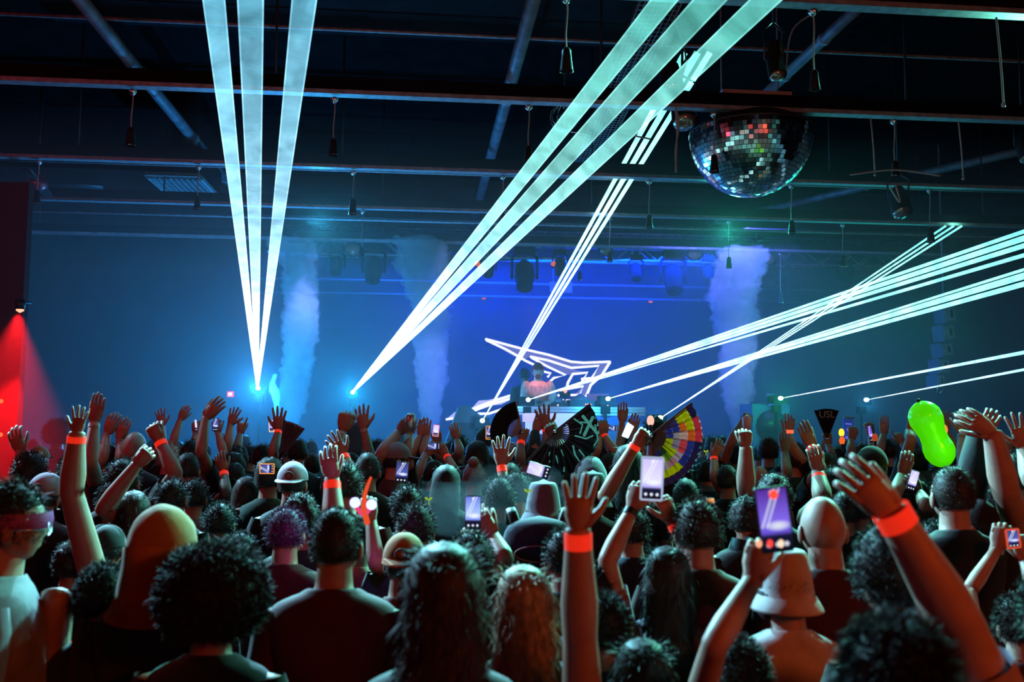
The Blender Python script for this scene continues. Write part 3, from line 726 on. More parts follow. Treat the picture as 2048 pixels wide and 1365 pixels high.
for sx in (-1, 1):
    b = MB(); b.box(np.array([c[0], c[1], 1.45]) + UU * sx * .45 - VV * .25, (.03, .03, .92), (UU, VV, ZZ)); b.build('edge_strip', CHROME, t, t.location, False)

# angular glowing sign on the backdrop
SD = 17.4
def sgn(x, y): return at(880 + x / 4.876, 660 + y / 4.876, SD)
t = thing('light_sign', 'jagged angular sign of glowing white lines behind the performer', 'sign', sgn(1200, 400))
LIT = glow('sign_white', (.82, .8, 1), 1.5); LITV = glow('sign_violet', (.28, .28, .85), .55)
lines = [
    [(443, 90), (800, 185), (1060, 245), (1280, 312), (1400, 322), (1660, 312)], [(1660, 312), (1580, 440), (1470, 540), (1430, 640), (1390, 695), (1310, 695), (1150, 690)],
    [(450, 100), (640, 190), (770, 262), (830, 300), (930, 348)], [(880, 262), (1060, 300), (1280, 372), (1550, 352), (1480, 470), (1380, 480)],
    [(890, 270), (1050, 360), (1225, 442), (1110, 470), (1070, 510)], [(1000, 405), (1080, 425), (1050, 460)], [(1245, 520), (1295, 432), (1440, 418), (1385, 500)],
    [(1245, 520), (1240, 560)], [(1170, 590), (1400, 550), (1360, 635), (1150, 640)],
    [(60, 875), (160, 860), (235, 835)], [(300, 780), (470, 712), (760, 618)], [(330, 790), (480, 735), (745, 655)], [(370, 820), (480, 818), (620, 770)]]
for ln in lines:
    b = MB(); b.tube([sgn(*p_) for p_ in ln], .026, 6); b.build('light_tube', LIT, t, t.location)
def plate(poly, m, nm, dz=.05, th=.03):
    b = MB(); P0 = [sgn(*p_) + VV * dz for p_ in poly]; n_ = len(poly)
    b.v += [tuple(p_) for p_ in P0] + [tuple(p_ + VV * th) for p_ in P0]
    b.f += [tuple(range(n_))[::-1], tuple(range(n_, 2 * n_))] + [(k, (k + 1) % n_, n_ + (k + 1) % n_, n_ + k) for k in range(n_)]; b.c += [(1, 1, 1)] * (n_ + 2)
    b.build(nm, m, t, t.location, False)
plate([(60, 875), (150, 800), (180, 815), (235, 800), (225, 845), (150, 870)], glow('sign_pale', (.55, .55, 1), .95), 'backlit_panel')
plate([(300, 780), (380, 690), (470, 685), (760, 618), (745, 655), (600, 730), (470, 740), (350, 800)], glow('sign_pale', (.55, .55, 1), .95), 'backlit_panel')
plate([(443, 90), (800, 185), (1060, 245), (1280, 312), (1660, 312), (1550, 352), (1280, 385), (1050, 310), (880, 262), (800, 300)], LITV, 'backlit_panel')
plate([(1660, 312), (1580, 440), (1470, 540), (1390, 695), (1310, 640), (1400, 550), (1480, 470), (1550, 352)], LITV, 'backlit_panel')
plate([(890, 270), (1280, 375), (1440, 418), (1295, 432), (1225, 442), (1050, 360)], LITV, 'backlit_panel')
for (x_, y_) in ((500, 95), (1300, 330), (1300, 690), (200, 860)):
    b = MB(); q = sgn(x_, y_); b.tube([q + VV * .05, q + VV * 1.2], .02, 6); b.build('bracket', STEEL, t, t.location)

# hanging line array at right
t = thing('line_array', 'curved hanging loudspeaker array above the two thin beams at right', 'speaker', troom(1888, 700, 15.5))
AR = [((1892, 612), (1903, 648), 24), ((1890, 650), (1901, 684), 24), ((1887, 686), (1898, 716), 23), ((1882, 718), (1890, 750), 22), ((1876, 750), (1882, 776), 15)]
arrm = mat('array_black', (.1, .13, .16), .5); 
for k, (p0, p1, w_) in enumerate(AR):
    a_ = troom(p0[0] - 6 , p0[1], 15.5); c_ = troom(p1[0] - 12, p1[1], 15.5)
    mid = (a_ + c_) / 2; zz = unit(a_ - c_); hgt = np.linalg.norm(a_ - c_) * .94; wd = w_ / F * 16
    b = MB(); b.box(mid, (wd, .35, hgt), (unit(np.cross(VV, zz)), VV, zz)); cab = b.build('cabinet', arrm, t, t.location, False)
    b = MB(); b.box(mid - VV * .18, (wd * .9, .02, hgt * .8), (unit(np.cross(VV, zz)), VV, zz)); b.build('grille', STEEL, cab, t.location, False)
    b = MB(); b.box(mid - VV * .195 + unit(np.cross(VV, zz)) * wd * .12, (wd * .22, .01, hgt * .45), (unit(np.cross(VV, zz)), VV, zz)); b.build('horn_slot', DULL, cab, t.location, False)
for sx in (-1, 1):
    b = MB(); a_ = troom(1882 + sx * 7, 776, 15.5); c_ = troom(1877 + sx * 3, 786, 15.5); b.tube([a_ + ZZ * .12, a_, c_], .012, 5); b.build('bracket', CHROME, t, t.location)
b = MB(); q = troom(1887, 612, 15.5); b.tube([q, q + ZZ * 3.0], .015, 5); b.build('chain', STEEL, t, t.location)

# roll-up banner, small blue sign box, exit sign, curtains
def banner(px, py0, py1, wpx, d, name, label, cat, m, marks, mm):
    a_, c_ = at(px, py0, d), at(px, py1, d); t = thing(name, label, cat, (c_[0], c_[1], c_[2]))
    b = MB(); b.box((a_ + c_) / 2, (wpx * d / F, .03, a_[2] - c_[2])); b.build('sheet', m, t, t.location, False)
    for (x0, y0, x1, y1) in marks:
        p0, p1 = at(x0, y0, d - .04), at(x1, y1, d - .04); b = MB(); b.tube([p0, p1], .008, 4); b.build('print', mm, t, t.location)
    b = MB(); b.tube([a_ + ZZ * .01 - _x * wpx * d / F / 2, a_ + ZZ * .01 + _x * wpx * d / F / 2], .015, 6); b.build('top_bar', STEEL, t, t.location)
    return t
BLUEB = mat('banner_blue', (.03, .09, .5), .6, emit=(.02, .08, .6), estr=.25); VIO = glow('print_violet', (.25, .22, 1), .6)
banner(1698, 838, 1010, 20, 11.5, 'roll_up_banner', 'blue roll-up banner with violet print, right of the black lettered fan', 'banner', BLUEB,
       [(1691, 848, 1703, 849), (1693, 858, 1702, 857), (1694, 858, 1699, 868), (1702, 859, 1697, 868), (1691, 874, 1704, 875), (1691, 877, 1704, 878)], VIO)
banner(1541, 791, 812, 15, 15.0, 'small_sign', 'small blue lit sign box left of the green-tinged laser', 'sign', mat('sign_blue', (.05, .2, .5), .6, emit=(.03, .22, .8), estr=.5), [(1538, 805, 1541, 796), (1541, 796, 1544, 805)], glow('print_dark', (.02, .05, .3), .5))
b = MB(); c = at(1530, 930, 15.2); t = thing('speaker_stack', 'tall dark blue speaker stack under the small blue sign', 'speaker', (c[0], c[1], 0))
for k in range(3):
    b = MB(); q = np.array([c[0], c[1], .45 + .72 * k]); b.box(q, (.62, .6, .7), (UU, VV, ZZ)); b.build('cabinet', mat('case_blue', (.08, .14, .3), .5), t, t.location, False)
    b = MB(); b.tube([q - VV * .3, q - VV * .33], [.24, .26], 16); b.build('cone', BLACK, t, t.location)
c = troom(461, 789, 19.05); t = thing('exit_sign', 'tiny glowing red sign on the back wall left of the vertical beams', 'sign', c)
b = MB(); b.box(c, (.12, .05, .11)); b.build('box', glow('exit_red', (1, .05, .08), 1.6), t, t.location, False)
for sx in (-1, 1):
    b = MB(); b.box(c - np.array([sx * -.02, .03, 0]), (.022, .01, .06)); b.build('letter', glow('exit_white', (1, .8, .8), 2.5), t, t.location, False)
# spotlight fixed on the red column
c = at(40, 622, 9.05); t = thing('column_spotlight', 'small red spotlight glowing at the top of the red column', 'spotlight', c)
b = MB(); b.tube([c + ZZ * .10, c + ZZ * .02], [.05, .045], 12); b.build('housing', BLACK, t, t.location)
b = MB(); b.tube([c + ZZ * .02, c], [.035, .035], 12); b.build('lens', glow('lens_red', (1, .25, .15), 2.8), t, t.location)
b = MB(); b.tube([c + ZZ * .08, c + ZZ * .1 + np.array([0, .2, 0])], .012, 5); b.build('bracket', BLACK, t, t.location)
for (x_, y_, n_) in ((2, 803, 'middle'), (1, 870, 'lower')):
    c = at(x_, y_, 8.9); b = MB(); b.ball(c, .022, 8, 6); tag(b.build('indicator_light', glow('dot_red', (1, .1, .03), 2), base=c), f'tiny red light on the {n_} part of the red column at the left edge', 'light')
# ------------------------------------------------------------------ people
RNG = np.random.default_rng(7); rnd = random.Random(11)
SKINS = {'a': (.42, .25, .18), 'b': (.50, .32, .24), 'c': (.20, .11, .07), 'd': (.55, .38, .30)}
def skin(k): return mat('skin_' + k, SKINS[k], .5, spec=.5, noise=.12, nscale=20)
HAIRS = {'dark': (.018, .014, .012), 'black': (.008, .008, .009), 'brown': (.03, .017, .010), 'blond': (.42, .30, .16), 'grey': (.3, .3, .3), 'violet_lit': (.12, .03, .16), 'light': (.6, .58, .5)}
def hairm(k): return mat('hair_' + k, HAIRS[k], .55, spec=.28, noise=.5, nscale=45, sheen=.1)
CLOTH = {'black': (.012, .012, .014), 'navy': (.015, .02, .045), 'grey': (.22, .21, .24), 'lilac': (.42, .33, .42), 'white': (.65, .62, .62), 'maroon': (.07, .012, .02), 'green': (.02, .06, .04), 'pink': (.8, .45, .36),
         'brown': (.10, .05, .03), 'mustard': (.42, .22, .05), 'denim': (.05, .08, .14), 'teal': (.02, .08, .09), 'plaid': (.16, .16, .2)}
def clothm(k): return mat('cloth_' + k, CLOTH[k], .85, spec=.25, noise=.25, nscale=12, sheen=.3, bump=.3)
BAND = mat('wristband_red_glow', (1, .07, .03), .5, emit=(1, .03, .01), estr=.6)  # emission added so the bands stay bright red in teal light
HW = dict(bald=.158, short=.17, crew=.166, long=.195, afro=.34, curly=.20, cap=.18, beanie=.225, bucket=.24, bun=.175, tail=.175, hood=.24, spiky=.2, far=.17)

def head_fn(d):
    """skull: d is a unit direction, +y is where the face looks"""
    x, y, z = d; s_ = 1.0
    if z < 0: s_ *= 1 - .16 * (-z) * (1 if y > 0 else .6)                      # jaw narrows
    if y < 0 and z < -.2: s_ *= 1 - .22 * (-z - .2)                               # nape
    if y > .2:
        s_ *= 1 - .07 * (y - .2)                                                # flatter face
        s_ += .16 * max(0, y - .75) * math.exp(-(x / .13) ** 2) * math.exp(-((z + .12) / .16) ** 2) * 4 * .35   # nose
        s_ -= .05 * math.exp(-((abs(x) - .35) / .16) ** 2) * math.exp(-((z - .05) / .13) ** 2)     # eye sockets
        s_ += .03 * math.exp(-((z - .22) / .1) ** 2) * (y > .5)                 # brow
        s_ += .05 * math.exp(-(x / .3) ** 2) * math.exp(-((z + .48) / .07) ** 2) - .03 * math.exp(-(x / .25) ** 2) * math.exp(-((z + .38) / .04) ** 2)  # mouth
        s_ += .07 * math.exp(-(x / .35) ** 2) * math.exp(-((z + .8) / .15) ** 2)  # chin
    return s_

def hand(mb, W, D, N, side, style, k=1.0, seg=6, arm_r=.026):
    """hand: W wrist point, D wrist->knuckles direction, N normal of the back of the hand, side +1 right / -1 left (thumb towards -side*S)"""
    D = unit(D); N = unit(N - D * D.dot(N)); S = np.cross(D, N) * side       # S points to the little finger side
    pl = .095 * k
    cup = dict(open=0, relax=.15, fist=.0, grip=.25, horns=0, point=0, blade=0).get(style, .1)
    mb.tube([W - D * .015, W + D * .015 * k, W + D * pl * .45, W + D * pl * .9, W + D * pl * 1.02], [(arm_r * 1.0, arm_r * .8), (.031 * k, .019 * k), (.041 * k, .017 * k), (.042 * k, .014 * k), (.036 * k, .009 * k)], max(8, seg), side=S)
    lens = (.072, .080, .074, .058); offs = (-.031, -.0105, .0105, .030)
    for i in range(4):
        curl = dict(open=.06, relax=.38, fist=1.55, grip=1.0, blade=.05, claw=.6).get(style, None)
        if style == 'horns': curl = .05 if i in (0, 3) else 1.5
        if style == 'point': curl = .05 if i == 0 else 1.5
        if curl is None: curl = .3
        curl += rnd.uniform(-.05, .08)
        spread = dict(open=.17, relax=.05, fist=.0, grip=.02, blade=.01, horns=.08, claw=.1).get(style, .05) * (i - 1.5)
        p = W + D * pl * (.97 - .04 * abs(i - 1.2)) + S * offs[i] * k * (1.05)
        dr = unit(D * math.cos(spread) + S * math.sin(spread)); L = lens[i] * k; pts = [p - D * .012, p]; a = 0
        for q, fr in enumerate((.45, .32, .23)):
            a += curl * (.75 if q == 0 else 1.0); v = dr * math.cos(a) - N * math.sin(a); pts.append(pts[-1] + v * L * fr)
        r = .0092 * k; mb.tube(pts, [r * 1.05, r * 1.05, r, r * .92, r * .72], seg, side=S)
    # thumb
    tc = dict(open=.75, relax=.45, fist=.35, grip=.5, blade=.25, horns=.3).get(style, .5)
    p = W + D * pl * .22 - S * .026 * k; v1 = unit(D * math.cos(tc) - S * math.sin(tc) - N * (.2 if style in ('open', 'blade') else .55)); v2 = unit(v1 * .8 + D * .5 - N * (.5 if style in ('fist', 'grip') else .05))
    mb.tube([p - v1 * .01, p + v1 * .035 * k, p + v1 * .062 * k, p + v1 * .062 * k + v2 * .032 * k], [.015 * k, .0125 * k, .0105 * k, .0075 * k], seg, side=S)

def person(px, ytop=None, w=60, hair='short', hc='dark', top='black', skin_='a', label='', arms=(), yaw=0.0, group=None, sleeves='short', k_=1.0, tilt=0.0, detail=1, cap_col='grey', name='person', near=False, nohand=False, fcn=None, strands=None, zhead=None, d=None, face=False, capdir=1, feet=None):
    s_ = w / HW[hair] if d is None else F / d
    d = F / s_
    if ytop is None: ytop = 835 + .27 * s_
    hairh = dict(bald=0, short=.012, crew=.006, long=.02, afro=.085, curly=.035, cap=.02, beanie=.02, bucket=.03, bun=.03, tail=.012, hood=.03, spiky=.035).get(hair, .01)
    topP = at(px, ytop, d); H = topP[2] - hairh
    gz = 0.0 if feet is None else feet
    bx, by = topP[0], topP[1]; base = np.array([bx, by, gz]); sc = (H - gz) / 1.75; sc = max(.8, min(1.12, sc)); lowz = H - 1.75 * sc
    cy, sy = math.cos(yaw), math.sin(yaw)
    RX = np.array([cy, sy, 0.]); FY = np.array([-sy, cy, 0.])
    def L(x, y, z): return np.array([bx, by, 0.]) + (RX * x + FY * y) * sc + ZZ * (lowz + z * sc)
    t = thing(name, label, 'person', base, group)
    hi = s_ > 330; seg = 14 if hi else (10 if s_ > 200 else 8)
    body = MB()
    # torso .. neck, one sweep
    sec = [(.80, .155, .10, 0), (.92, .175, .115, 0), (1.05, .15, .10, .01), (1.2, .165, .105, .01), (1.33, .19, .108, 0), (1.41, .195, .095, -.01), (1.455, .15, .08, -.012), (1.485, .085, .066, -.01), (1.51, .062, .06, -.005), (1.56, .056, .058, .0), (1.62, .055, .06, .01)]
    body.tube([L(0, y_, z) for z, a, b_, y_ in sec], [(a * sc, b_ * sc) for z, a, b_, y_ in sec], seg + 4, side=RX, smooth_steps=2 if hi else 0)
    hcx = L(0, .02, 1.635)
    tl = tilt; hx = unit(RX * math.cos(tl) - ZZ * math.sin(tl)); hz_ = unit(ZZ * math.cos(tl) + RX * math.sin(tl)); hax = (hx, FY, hz_)
    body.ball(hcx, (.076 * sc, .096 * sc, .118 * sc), 24 if hi or face else 12, 18 if hi or face else 9, fn=head_fn, ax=hax)
    for sx in (-1, 1):   # ears
        body.ball(hcx + hax[0] * sx * .079 * sc - FY * .005 * sc - hz_ * .012 * sc, (.010 * sc, .018 * sc, .032 * sc), 8, 6, ax=hax)
    # legs
    for sx in (-1, 1):
        zt = .86; foot_z = gz
        body.tube([L(sx * .085, 0, zt), L(sx * .09, .01, .65), L(sx * .095, .015, .48) if lowz + .48 * sc > gz + .3 else L(sx * .095, .015, .5), np.array([*L(sx * .10, -.01, 0)[:2], gz + .25]), np.array([*L(sx * .10, -.01, 0)[:2], gz + .07])], [.085, .075, .055, .05, .036], 8)
        fp = L(sx * .105, .05, 0); body.tube([np.array([fp[0], fp[1], gz + .04]) - FY * .09, np.array([fp[0], fp[1], gz + .035]) + FY * .13], [(.04, .035), (.045, .022)], 8, side=RX)
    # arms
    shirt = MB(); bands = []; armout = []
    done = {}
    specs = list(arms)
    for sp in specs: done[sp[0]] = 1
    for sd in ('L', 'R'):
        if sd not in done: specs.append((sd, None))
    for sp in specs:
        sx = -1 if sp[0] == 'L' else 1
        Sh = L(sx * .185, -.01, 1.40)
        if sp[1] is None:
            if nohand: continue
            E = L(sx * .235, -.02, 1.12); W = L(sx * .20, .16, .98); hd = unit(W - E); N = unit(RX * sx); style = 'relax'; opt = {}; tip = None; raised = False
        else:
            (ex, ey), (wx, wy), (tx, ty), style = sp[1:5]; opt = sp[5] if len(sp) > 5 else {}; raised = True
            da = opt.get('d', d)
            def solve(P0, qx, qy, length, sign):
                Q = at(qx, qy, da if P0 is None else (P0 - CAM).dot(_f)); r = np.linalg.norm(Q - P0); off = math.sqrt(max(0, length ** 2 - r ** 2)); return at(qx, qy, (P0 - CAM).dot(_f) + sign * min(off, .16))
            if abs(da - d) > .01: Sh = Sh + (at(px, ytop, da) - at(px, ytop, d)) * 0
            Sh = L(sx * .175, -.01, 1.44)
            if opt.get('free'):   # arm whose shoulder is set by the elbow
                E = at(ex, ey, da)
            else: E = solve(Sh, ex, ey, .29 * sc, opt.get('es', 1))
            W = solve(E, wx, wy, .26 * sc, opt.get('ws', 1)); hd = unit(at(tx, ty, (W - CAM).dot(_f) + opt.get('hd', 0)) - W); N = unit(opt.get('N', (0, -1, .0)))
            hl = np.linalg.norm(at(tx, ty, (W - CAM).dot(_f)) - W)
        kk = opt.get('k', 1.0) * sc
        w_ = opt.get('fat', 1.0) * kk
        ua = (E - Sh); mid = Sh + ua * .5; fa = W - E
        body.tube([Sh - unit(ua) * .03 * sc, Sh + ua * .12, mid, E - ua * .05, E + fa * .03, E + fa * .3, E + fa * .7, W - fa * .05, W + fa * .02],
                  [.045 * w_, .054 * w_, .047 * w_, .039 * w_, .040 * w_, .043 * w_, .034 * w_, (.029 * w_, .024 * w_), (.028 * w_, .022 * w_)], 12 if hi else 8, side=np.cross(unit(fa), N) if np.linalg.norm(np.cross(unit(fa), N)) > .2 else None, smooth_steps=2 if hi else 0)
        if not nohand and (raised or hi):
            hand(body, W, hd, N, sx * opt.get('flip', 1), style, kk * opt.get('hk', 1.0), 8 if s_ > 500 else (6 if s_ > 150 else 5))
        sl = opt.get('sleeve', sleeves)
        if sl == 'short':
            shirt.tube([Sh - unit(ua) * .04 * sc, Sh + ua * .1, Sh + ua * .35, Sh + ua * .62], [.052 * w_, .066 * w_, .062 * w_, .060 * w_], 12, cap=False)
        elif sl == 'long':
            shirt.tube([Sh - unit(ua) * .04 * sc, Sh + ua * .15, mid, E, E + fa * .35, W - fa * .12], [.052 * w_, .066 * w_, .060 * w_, .052 * w_, .052 * w_, .040 * w_], 12, cap=False)
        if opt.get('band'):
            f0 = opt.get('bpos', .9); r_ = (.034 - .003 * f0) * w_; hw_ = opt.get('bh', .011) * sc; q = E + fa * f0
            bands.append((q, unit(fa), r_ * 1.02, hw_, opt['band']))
        armout.append((Sh, E, W, hd, N, sx, kk))
    body.build('body', skin(skin_), t, base)
    # shirt: torso shell
    ssec = [(.86, .18, .125, 0), (.95, .182, .125, 0), (1.08, .168, .118, .01), (1.22, .178, .118, .01), (1.34, .202, .122, 0), (1.415, .208, .108, -.01), (1.462, .165, .095, -.012), (1.492, .10, .080, -.01), (1.508, .072, .07, -.008)]
    shirt.tube([L(0, y_, z) for z, a, b_, y_ in ssec], [(a * sc * k_, b_ * sc * k_) for z, a, b_, y_ in ssec], seg + 4, side=RX, smooth_steps=3 if hi else 0, cap=False)
    shirt.build('shirt', clothm(top), t, base)
    # trousers
    tr = MB(); tr.tube([L(0, 0, .93), L(0, 0, .8)], [(.186 * sc, .128 * sc), (.178 * sc, .122 * sc)], 10, side=RX)
    for sx in (-1, 1):
        tr.tube([L(sx * .088, 0, .86), L(sx * .092, .01, .6), np.array([*L(sx * .10, -.01, 0)[:2], gz + .1])], [.096, .08, .065], 8)
    tr.build('trousers', clothm('navy' if top != 'navy' else 'black'), t, base)
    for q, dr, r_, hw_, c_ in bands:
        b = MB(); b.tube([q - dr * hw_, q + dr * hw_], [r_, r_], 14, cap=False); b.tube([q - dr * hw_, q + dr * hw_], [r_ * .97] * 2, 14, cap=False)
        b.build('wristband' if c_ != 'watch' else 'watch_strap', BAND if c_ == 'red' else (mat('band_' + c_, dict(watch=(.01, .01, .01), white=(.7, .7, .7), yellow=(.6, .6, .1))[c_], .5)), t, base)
    # hair / hats
    ns = strands if strands is not None else (2600 if s_ > 600 else 1500 if s_ > 330 else 380 if s_ > 200 else 150)
    hm = hairm(hc); c0 = hcx - FY * .012 * sc + hz_ * .012 * sc
    def shell(c, r, phmax, fn=None, n=None, ln=.02, wd=.0012, jit=.5, droop=.3, nu=None, dens=1.0):
        b = MB(); nu = nu or (26 if hi else 14); b.ball(c, r, nu, nu // 2 + 2, fn=fn, ax=hax, ph1=phmax)
        P_, N_ = [], []; n_ = int((n if n is not None else ns) * dens)
        for _ in range(n_):
            ph = math.acos(1 - RNG.uniform(0, 1) * (1 - math.cos(phmax))); th = RNG.uniform(0, 2 * math.pi)
            dd_ = (math.sin(ph) * math.cos(th), math.sin(ph) * math.sin(th), math.cos(ph)); q = fn(dd_) if fn else 1.0
            p_ = c + hax[0] * dd_[0] * r[0] * q + hax[1] * dd_[1] * r[1] * q + hax[2] * dd_[2] * r[2] * q
            P_.append(p_); N_.append(hax[0] * dd_[0] + hax[1] * dd_[1] + hax[2] * dd_[2])
        wd = max(wd, .35 / s_)
        if n_: b.strands(P_, N_, ln * sc, wd, RNG, jit, droop)
        return b
    def bump(amp, fr, seed): return lambda d_: 1 + amp * mnoise.noise(Vector(d_) * fr + Vector((seed, seed, 0)))
    sd_ = rnd.uniform(0, 50)
    if hair in ('short', 'crew', 'tail', 'bun'):
        fn = lambda d_: (1 + .03 * mnoise.noise(Vector(d_) * 5 + Vector((sd_, 0, 0)))) * (1 - .12 * max(0, d_[1]) * (d_[2] < .45)) * (1 - (.12 * max(0, -d_[2] - .1)))
        b = shell(c0, ((.078 if hair == 'crew' else .083) * sc, .099 * sc, .113 * sc), 2.05, fn, ln=.012 if hair == 'crew' else .03, jit=.45, dens=1.3)
        if hair == 'bun': b.ball(L(0, -.06, 1.76), (.04 * sc,) * 3, 12, 8, fn=bump(.15, 4, sd_))
        if hair == 'tail': b.tube([L(0, -.09, 1.68), L(0, -.14, 1.66), L(.01, -.15, 1.55), L(0, -.13, 1.40)], [.025 * sc, .04 * sc, .038 * sc, .015 * sc], 10, smooth_steps=3)
        b.build('hair', hm, t, base)
    elif hair == 'long':
        b = MB()
        z_ = [(1.778, .012, .014, -.012), (1.770, .040, .046, -.012), (1.750, .064, .074, -.014), (1.72, .081, .092, -.018), (1.68, .090, .099, -.026), (1.62, .094, .092, -.04), (1.55, .095, .078, -.055), (1.46, .098, .066, -.08), (1.36, .100, .055, -.105), (1.25, .085, .042, -.12), (1.17, .04, .025, -.12)]
        wob = lambda z: .006 * math.sin(9 * z + sd_)
        b.tube([L(wob(z), y_, z) for z, a, b_, y_ in z_], [(a * sc, b_ * sc) for z, a, b_, y_ in z_], 30 if hi else 14, side=RX, smooth_steps=4 if hi else 2)
        for i_ in range(len(b.v)):       # locks: shallow lengthwise furrows
            v_ = np.array(b.v[i_]); an = math.atan2((v_ - base).dot(FY) + .04, (v_ - base).dot(RX)); v_ = v_ + (RX * math.cos(an) + FY * math.sin(an)) * (.004 * math.sin(an * 17 + sd_) + .005 * mnoise.noise(Vector(v_ * [14, 14, 5]))) * sc; b.v[i_] = tuple(v_)
        n_ = int(ns * 1.5); P_, N_ = [], []
        for _ in range(n_):
            z = RNG.uniform(1.2, 1.76); th = RNG.uniform(0, 6.283); k = 0
            while k < len(z_) - 2 and z_[k + 1][0] > z: k += 1
            f_ = (z_[k][0] - z) / (z_[k][0] - z_[k + 1][0] + 1e-9); a_ = z_[k][1] * (1 - f_) + z_[k + 1][1] * f_; bb = z_[k][2] * (1 - f_) + z_[k + 1][2] * f_; yy = z_[k][3] * (1 - f_) + z_[k + 1][3] * f_
            P_.append(L(wob(z) + math.cos(th) * a_, yy + math.sin(th) * bb, z)); N_.append(RX * math.cos(th) * .45 + FY * math.sin(th) * .45 + ZZ * (.25 if z > 1.72 else -.8))
        b.strands(P_, N_, .05 * sc, max(.0011, .35 / s_), RNG, .18, .5)
        b.build('hair', hm, t, base)
    elif hair in ('afro', 'curly', 'spiky'):
        R_ = dict(afro=(.155, .155, .15), curly=(.094, .108, .125), spiky=(.088, .1, .118))[hair]
        c1 = hcx + hz_ * (.045 if hair == 'afro' else .018) * sc - FY * (.02 if hair == 'afro' else .012) * sc
        b = shell(c1, tuple(q * sc for q in R_), 2.4 if hair == 'afro' else 2.05, bump(.13 if hair != 'spiky' else .06, 4.5, sd_), ln=.035 if hair != 'curly' else .024, jit=.9 if hair != 'spiky' else .25, droop=0, dens=2.2 if hair == 'afro' else 1.3, nu=36 if hi else 16)
        b.build('hair', hm, t, base)
    elif hair == 'bald':
        pass
    elif hair == 'beanie' or hair == 'hood':
        cm = clothm(cap_col)
        if hair == 'beanie':
            b = MB(); b.ball(hcx + hz_ * .015 * sc - FY * .012 * sc, (.106 * sc, .12 * sc, .14 * sc), 26, 16, fn=bump(.03, 3, sd_), ax=hax, ph1=1.95); b.build('beanie', cm, t, base)
            b = MB(); b.tube([L(0, -.02, 1.46), L(0, -.03, 1.52), L(0, -.02, 1.60), L(0, -.012, 1.66)], [(.16 * sc, .12 * sc), (.118 * sc, .11 * sc), (.106 * sc, .115 * sc), (.104 * sc, .118 * sc)], 20, side=RX, cap=False, smooth_steps=3); b.build('hood', cm, t, base)
        else:
            b = MB(); b.ball(hcx - FY * .03 * sc, (.11 * sc, .125 * sc, .15 * sc), 22, 16, fn=bump(.06, 3, sd_), ax=hax, ph1=2.3); b.build('hood', cm, t, base)
    elif hair in ('cap', 'bucket'):
        fn = lambda d_: (1 + .03 * mnoise.noise(Vector(d_) * 5)) * (1 - .12 * max(0, -d_[2]))
        b = shell(c0, (.082 * sc, .097 * sc, .105 * sc), 2.1, fn, ln=.012, dens=.5); b.build('hair', hm, t, base)
        cm = clothm(cap_col)
        if hair == 'cap':
            b = MB(); b.ball(hcx + hz_ * .03 * sc - FY * .005 * sc, (.090 * sc, .106 * sc, .108 * sc), 24, 12, ax=hax, ph1=1.6); b.ball(hcx + hz_ * .138 * sc, .008 * sc, 8, 5); cp = b.build('cap', cm, t, base)
            b = MB(); f_ = FY * capdir; q = hcx + hz_ * .03 * sc + f_ * .09 * sc
            pts = [q - f_ * .02 + hz_ * .004, q + f_ * .03 * sc - hz_ * .004, q + f_ * .075 * sc - hz_ * .012]; b.tube(pts, [(.085 * sc, .006), (.08 * sc, .006), (.045 * sc, .005)], 14, side=RX, smooth_steps=2); b.build('brim', cm, cp, base)
            if capdir < 0:
                b = MB(); q = hcx + hz_ * .06 * sc - FY * .108 * sc; b.tube([q + _x * .025 * math.cos(a) * sc + hz_ * .02 * math.sin(a) * sc for a in np.linspace(0, 6.283, 13)], .004, 5, cap=False); b.build('strap_opening', clothm('black'), cp, base)
        else:
            b = MB(); prof = [(.145, .03, .035), (.14, .062, .072), (.12, .075, .086), (.05, .088, .102), (-.008, .096, .109), (-.016, .101, .114), (-.055, .124, .138), (-.062, .126, .14), (-.058, .12, .134)]
            b.tube([hcx + hz_ * z * sc - FY * .005 for z, a, b_ in prof], [(a * sc, b_ * sc) for z, a, b_ in prof], 30, side=hax[0], cap=True, smooth_steps=2); bk = b.build('bucket_hat', cm, t, base)
            b = MB(); b.tube([hcx + hz_ * .002 * sc, hcx + hz_ * -.012 * sc], [(.0965 * sc, .1095 * sc), (.100 * sc, .113 * sc)], 30, side=hax[0], cap=False); b.build('hat_seam', clothm('black'), bk, base)
    if face:
        for sx in (-1, 1):
            b = MB(); b.ball(hcx + hax[0] * sx * .028 * sc + FY * .079 * sc + hz_ * .008 * sc, .011 * sc, 10, 8); b.build('eye', mat('eye_white', (.5, .5, .5), .2), t, base)
        b = MB(); b.ball(hcx + FY * .074 * sc - hz_ * .075 * sc, (.045 * sc, .022 * sc, .04 * sc), 14, 8, ax=hax); b.build('beard', hairm('brown'), t, base)
    if 'bandana' in label:
        b = MB(); b.tube([hcx + hz_ * .045 * sc, hcx + hz_ * .02 * sc, hcx + hz_ * .0 * sc], [(.084 * sc, .104 * sc), (.088 * sc, .108 * sc), (.085 * sc, .104 * sc)], 26, side=hax[0], cap=False); b.build('bandana', mat('bandana_violet', (.35, .05, .25), .45), t, base)
        for sx in (-1, 1):
            q = hcx + hax[0] * sx * .031 * sc + FY * .098 * sc - hz_ * .004 * sc
            b = MB(); b.tube([q + hax[0] * .024 * math.cos(a) * sc + hz_ * .019 * math.sin(a) * sc for a in np.linspace(0, 6.283, 15)], .0025, 5, cap=False); b.tube([q + hax[0] * sx * .024 * sc, hcx + hax[0] * sx * .083 * sc + hz_ * .0], .0025, 5); b.build('glasses_frame', CHROME, t, base)
    return t, dict(L=L, d=d, s=s_, RX=RX, FY=FY, hc=hcx, hax=hax, sc=sc, arms=armout, base=base, H=H)

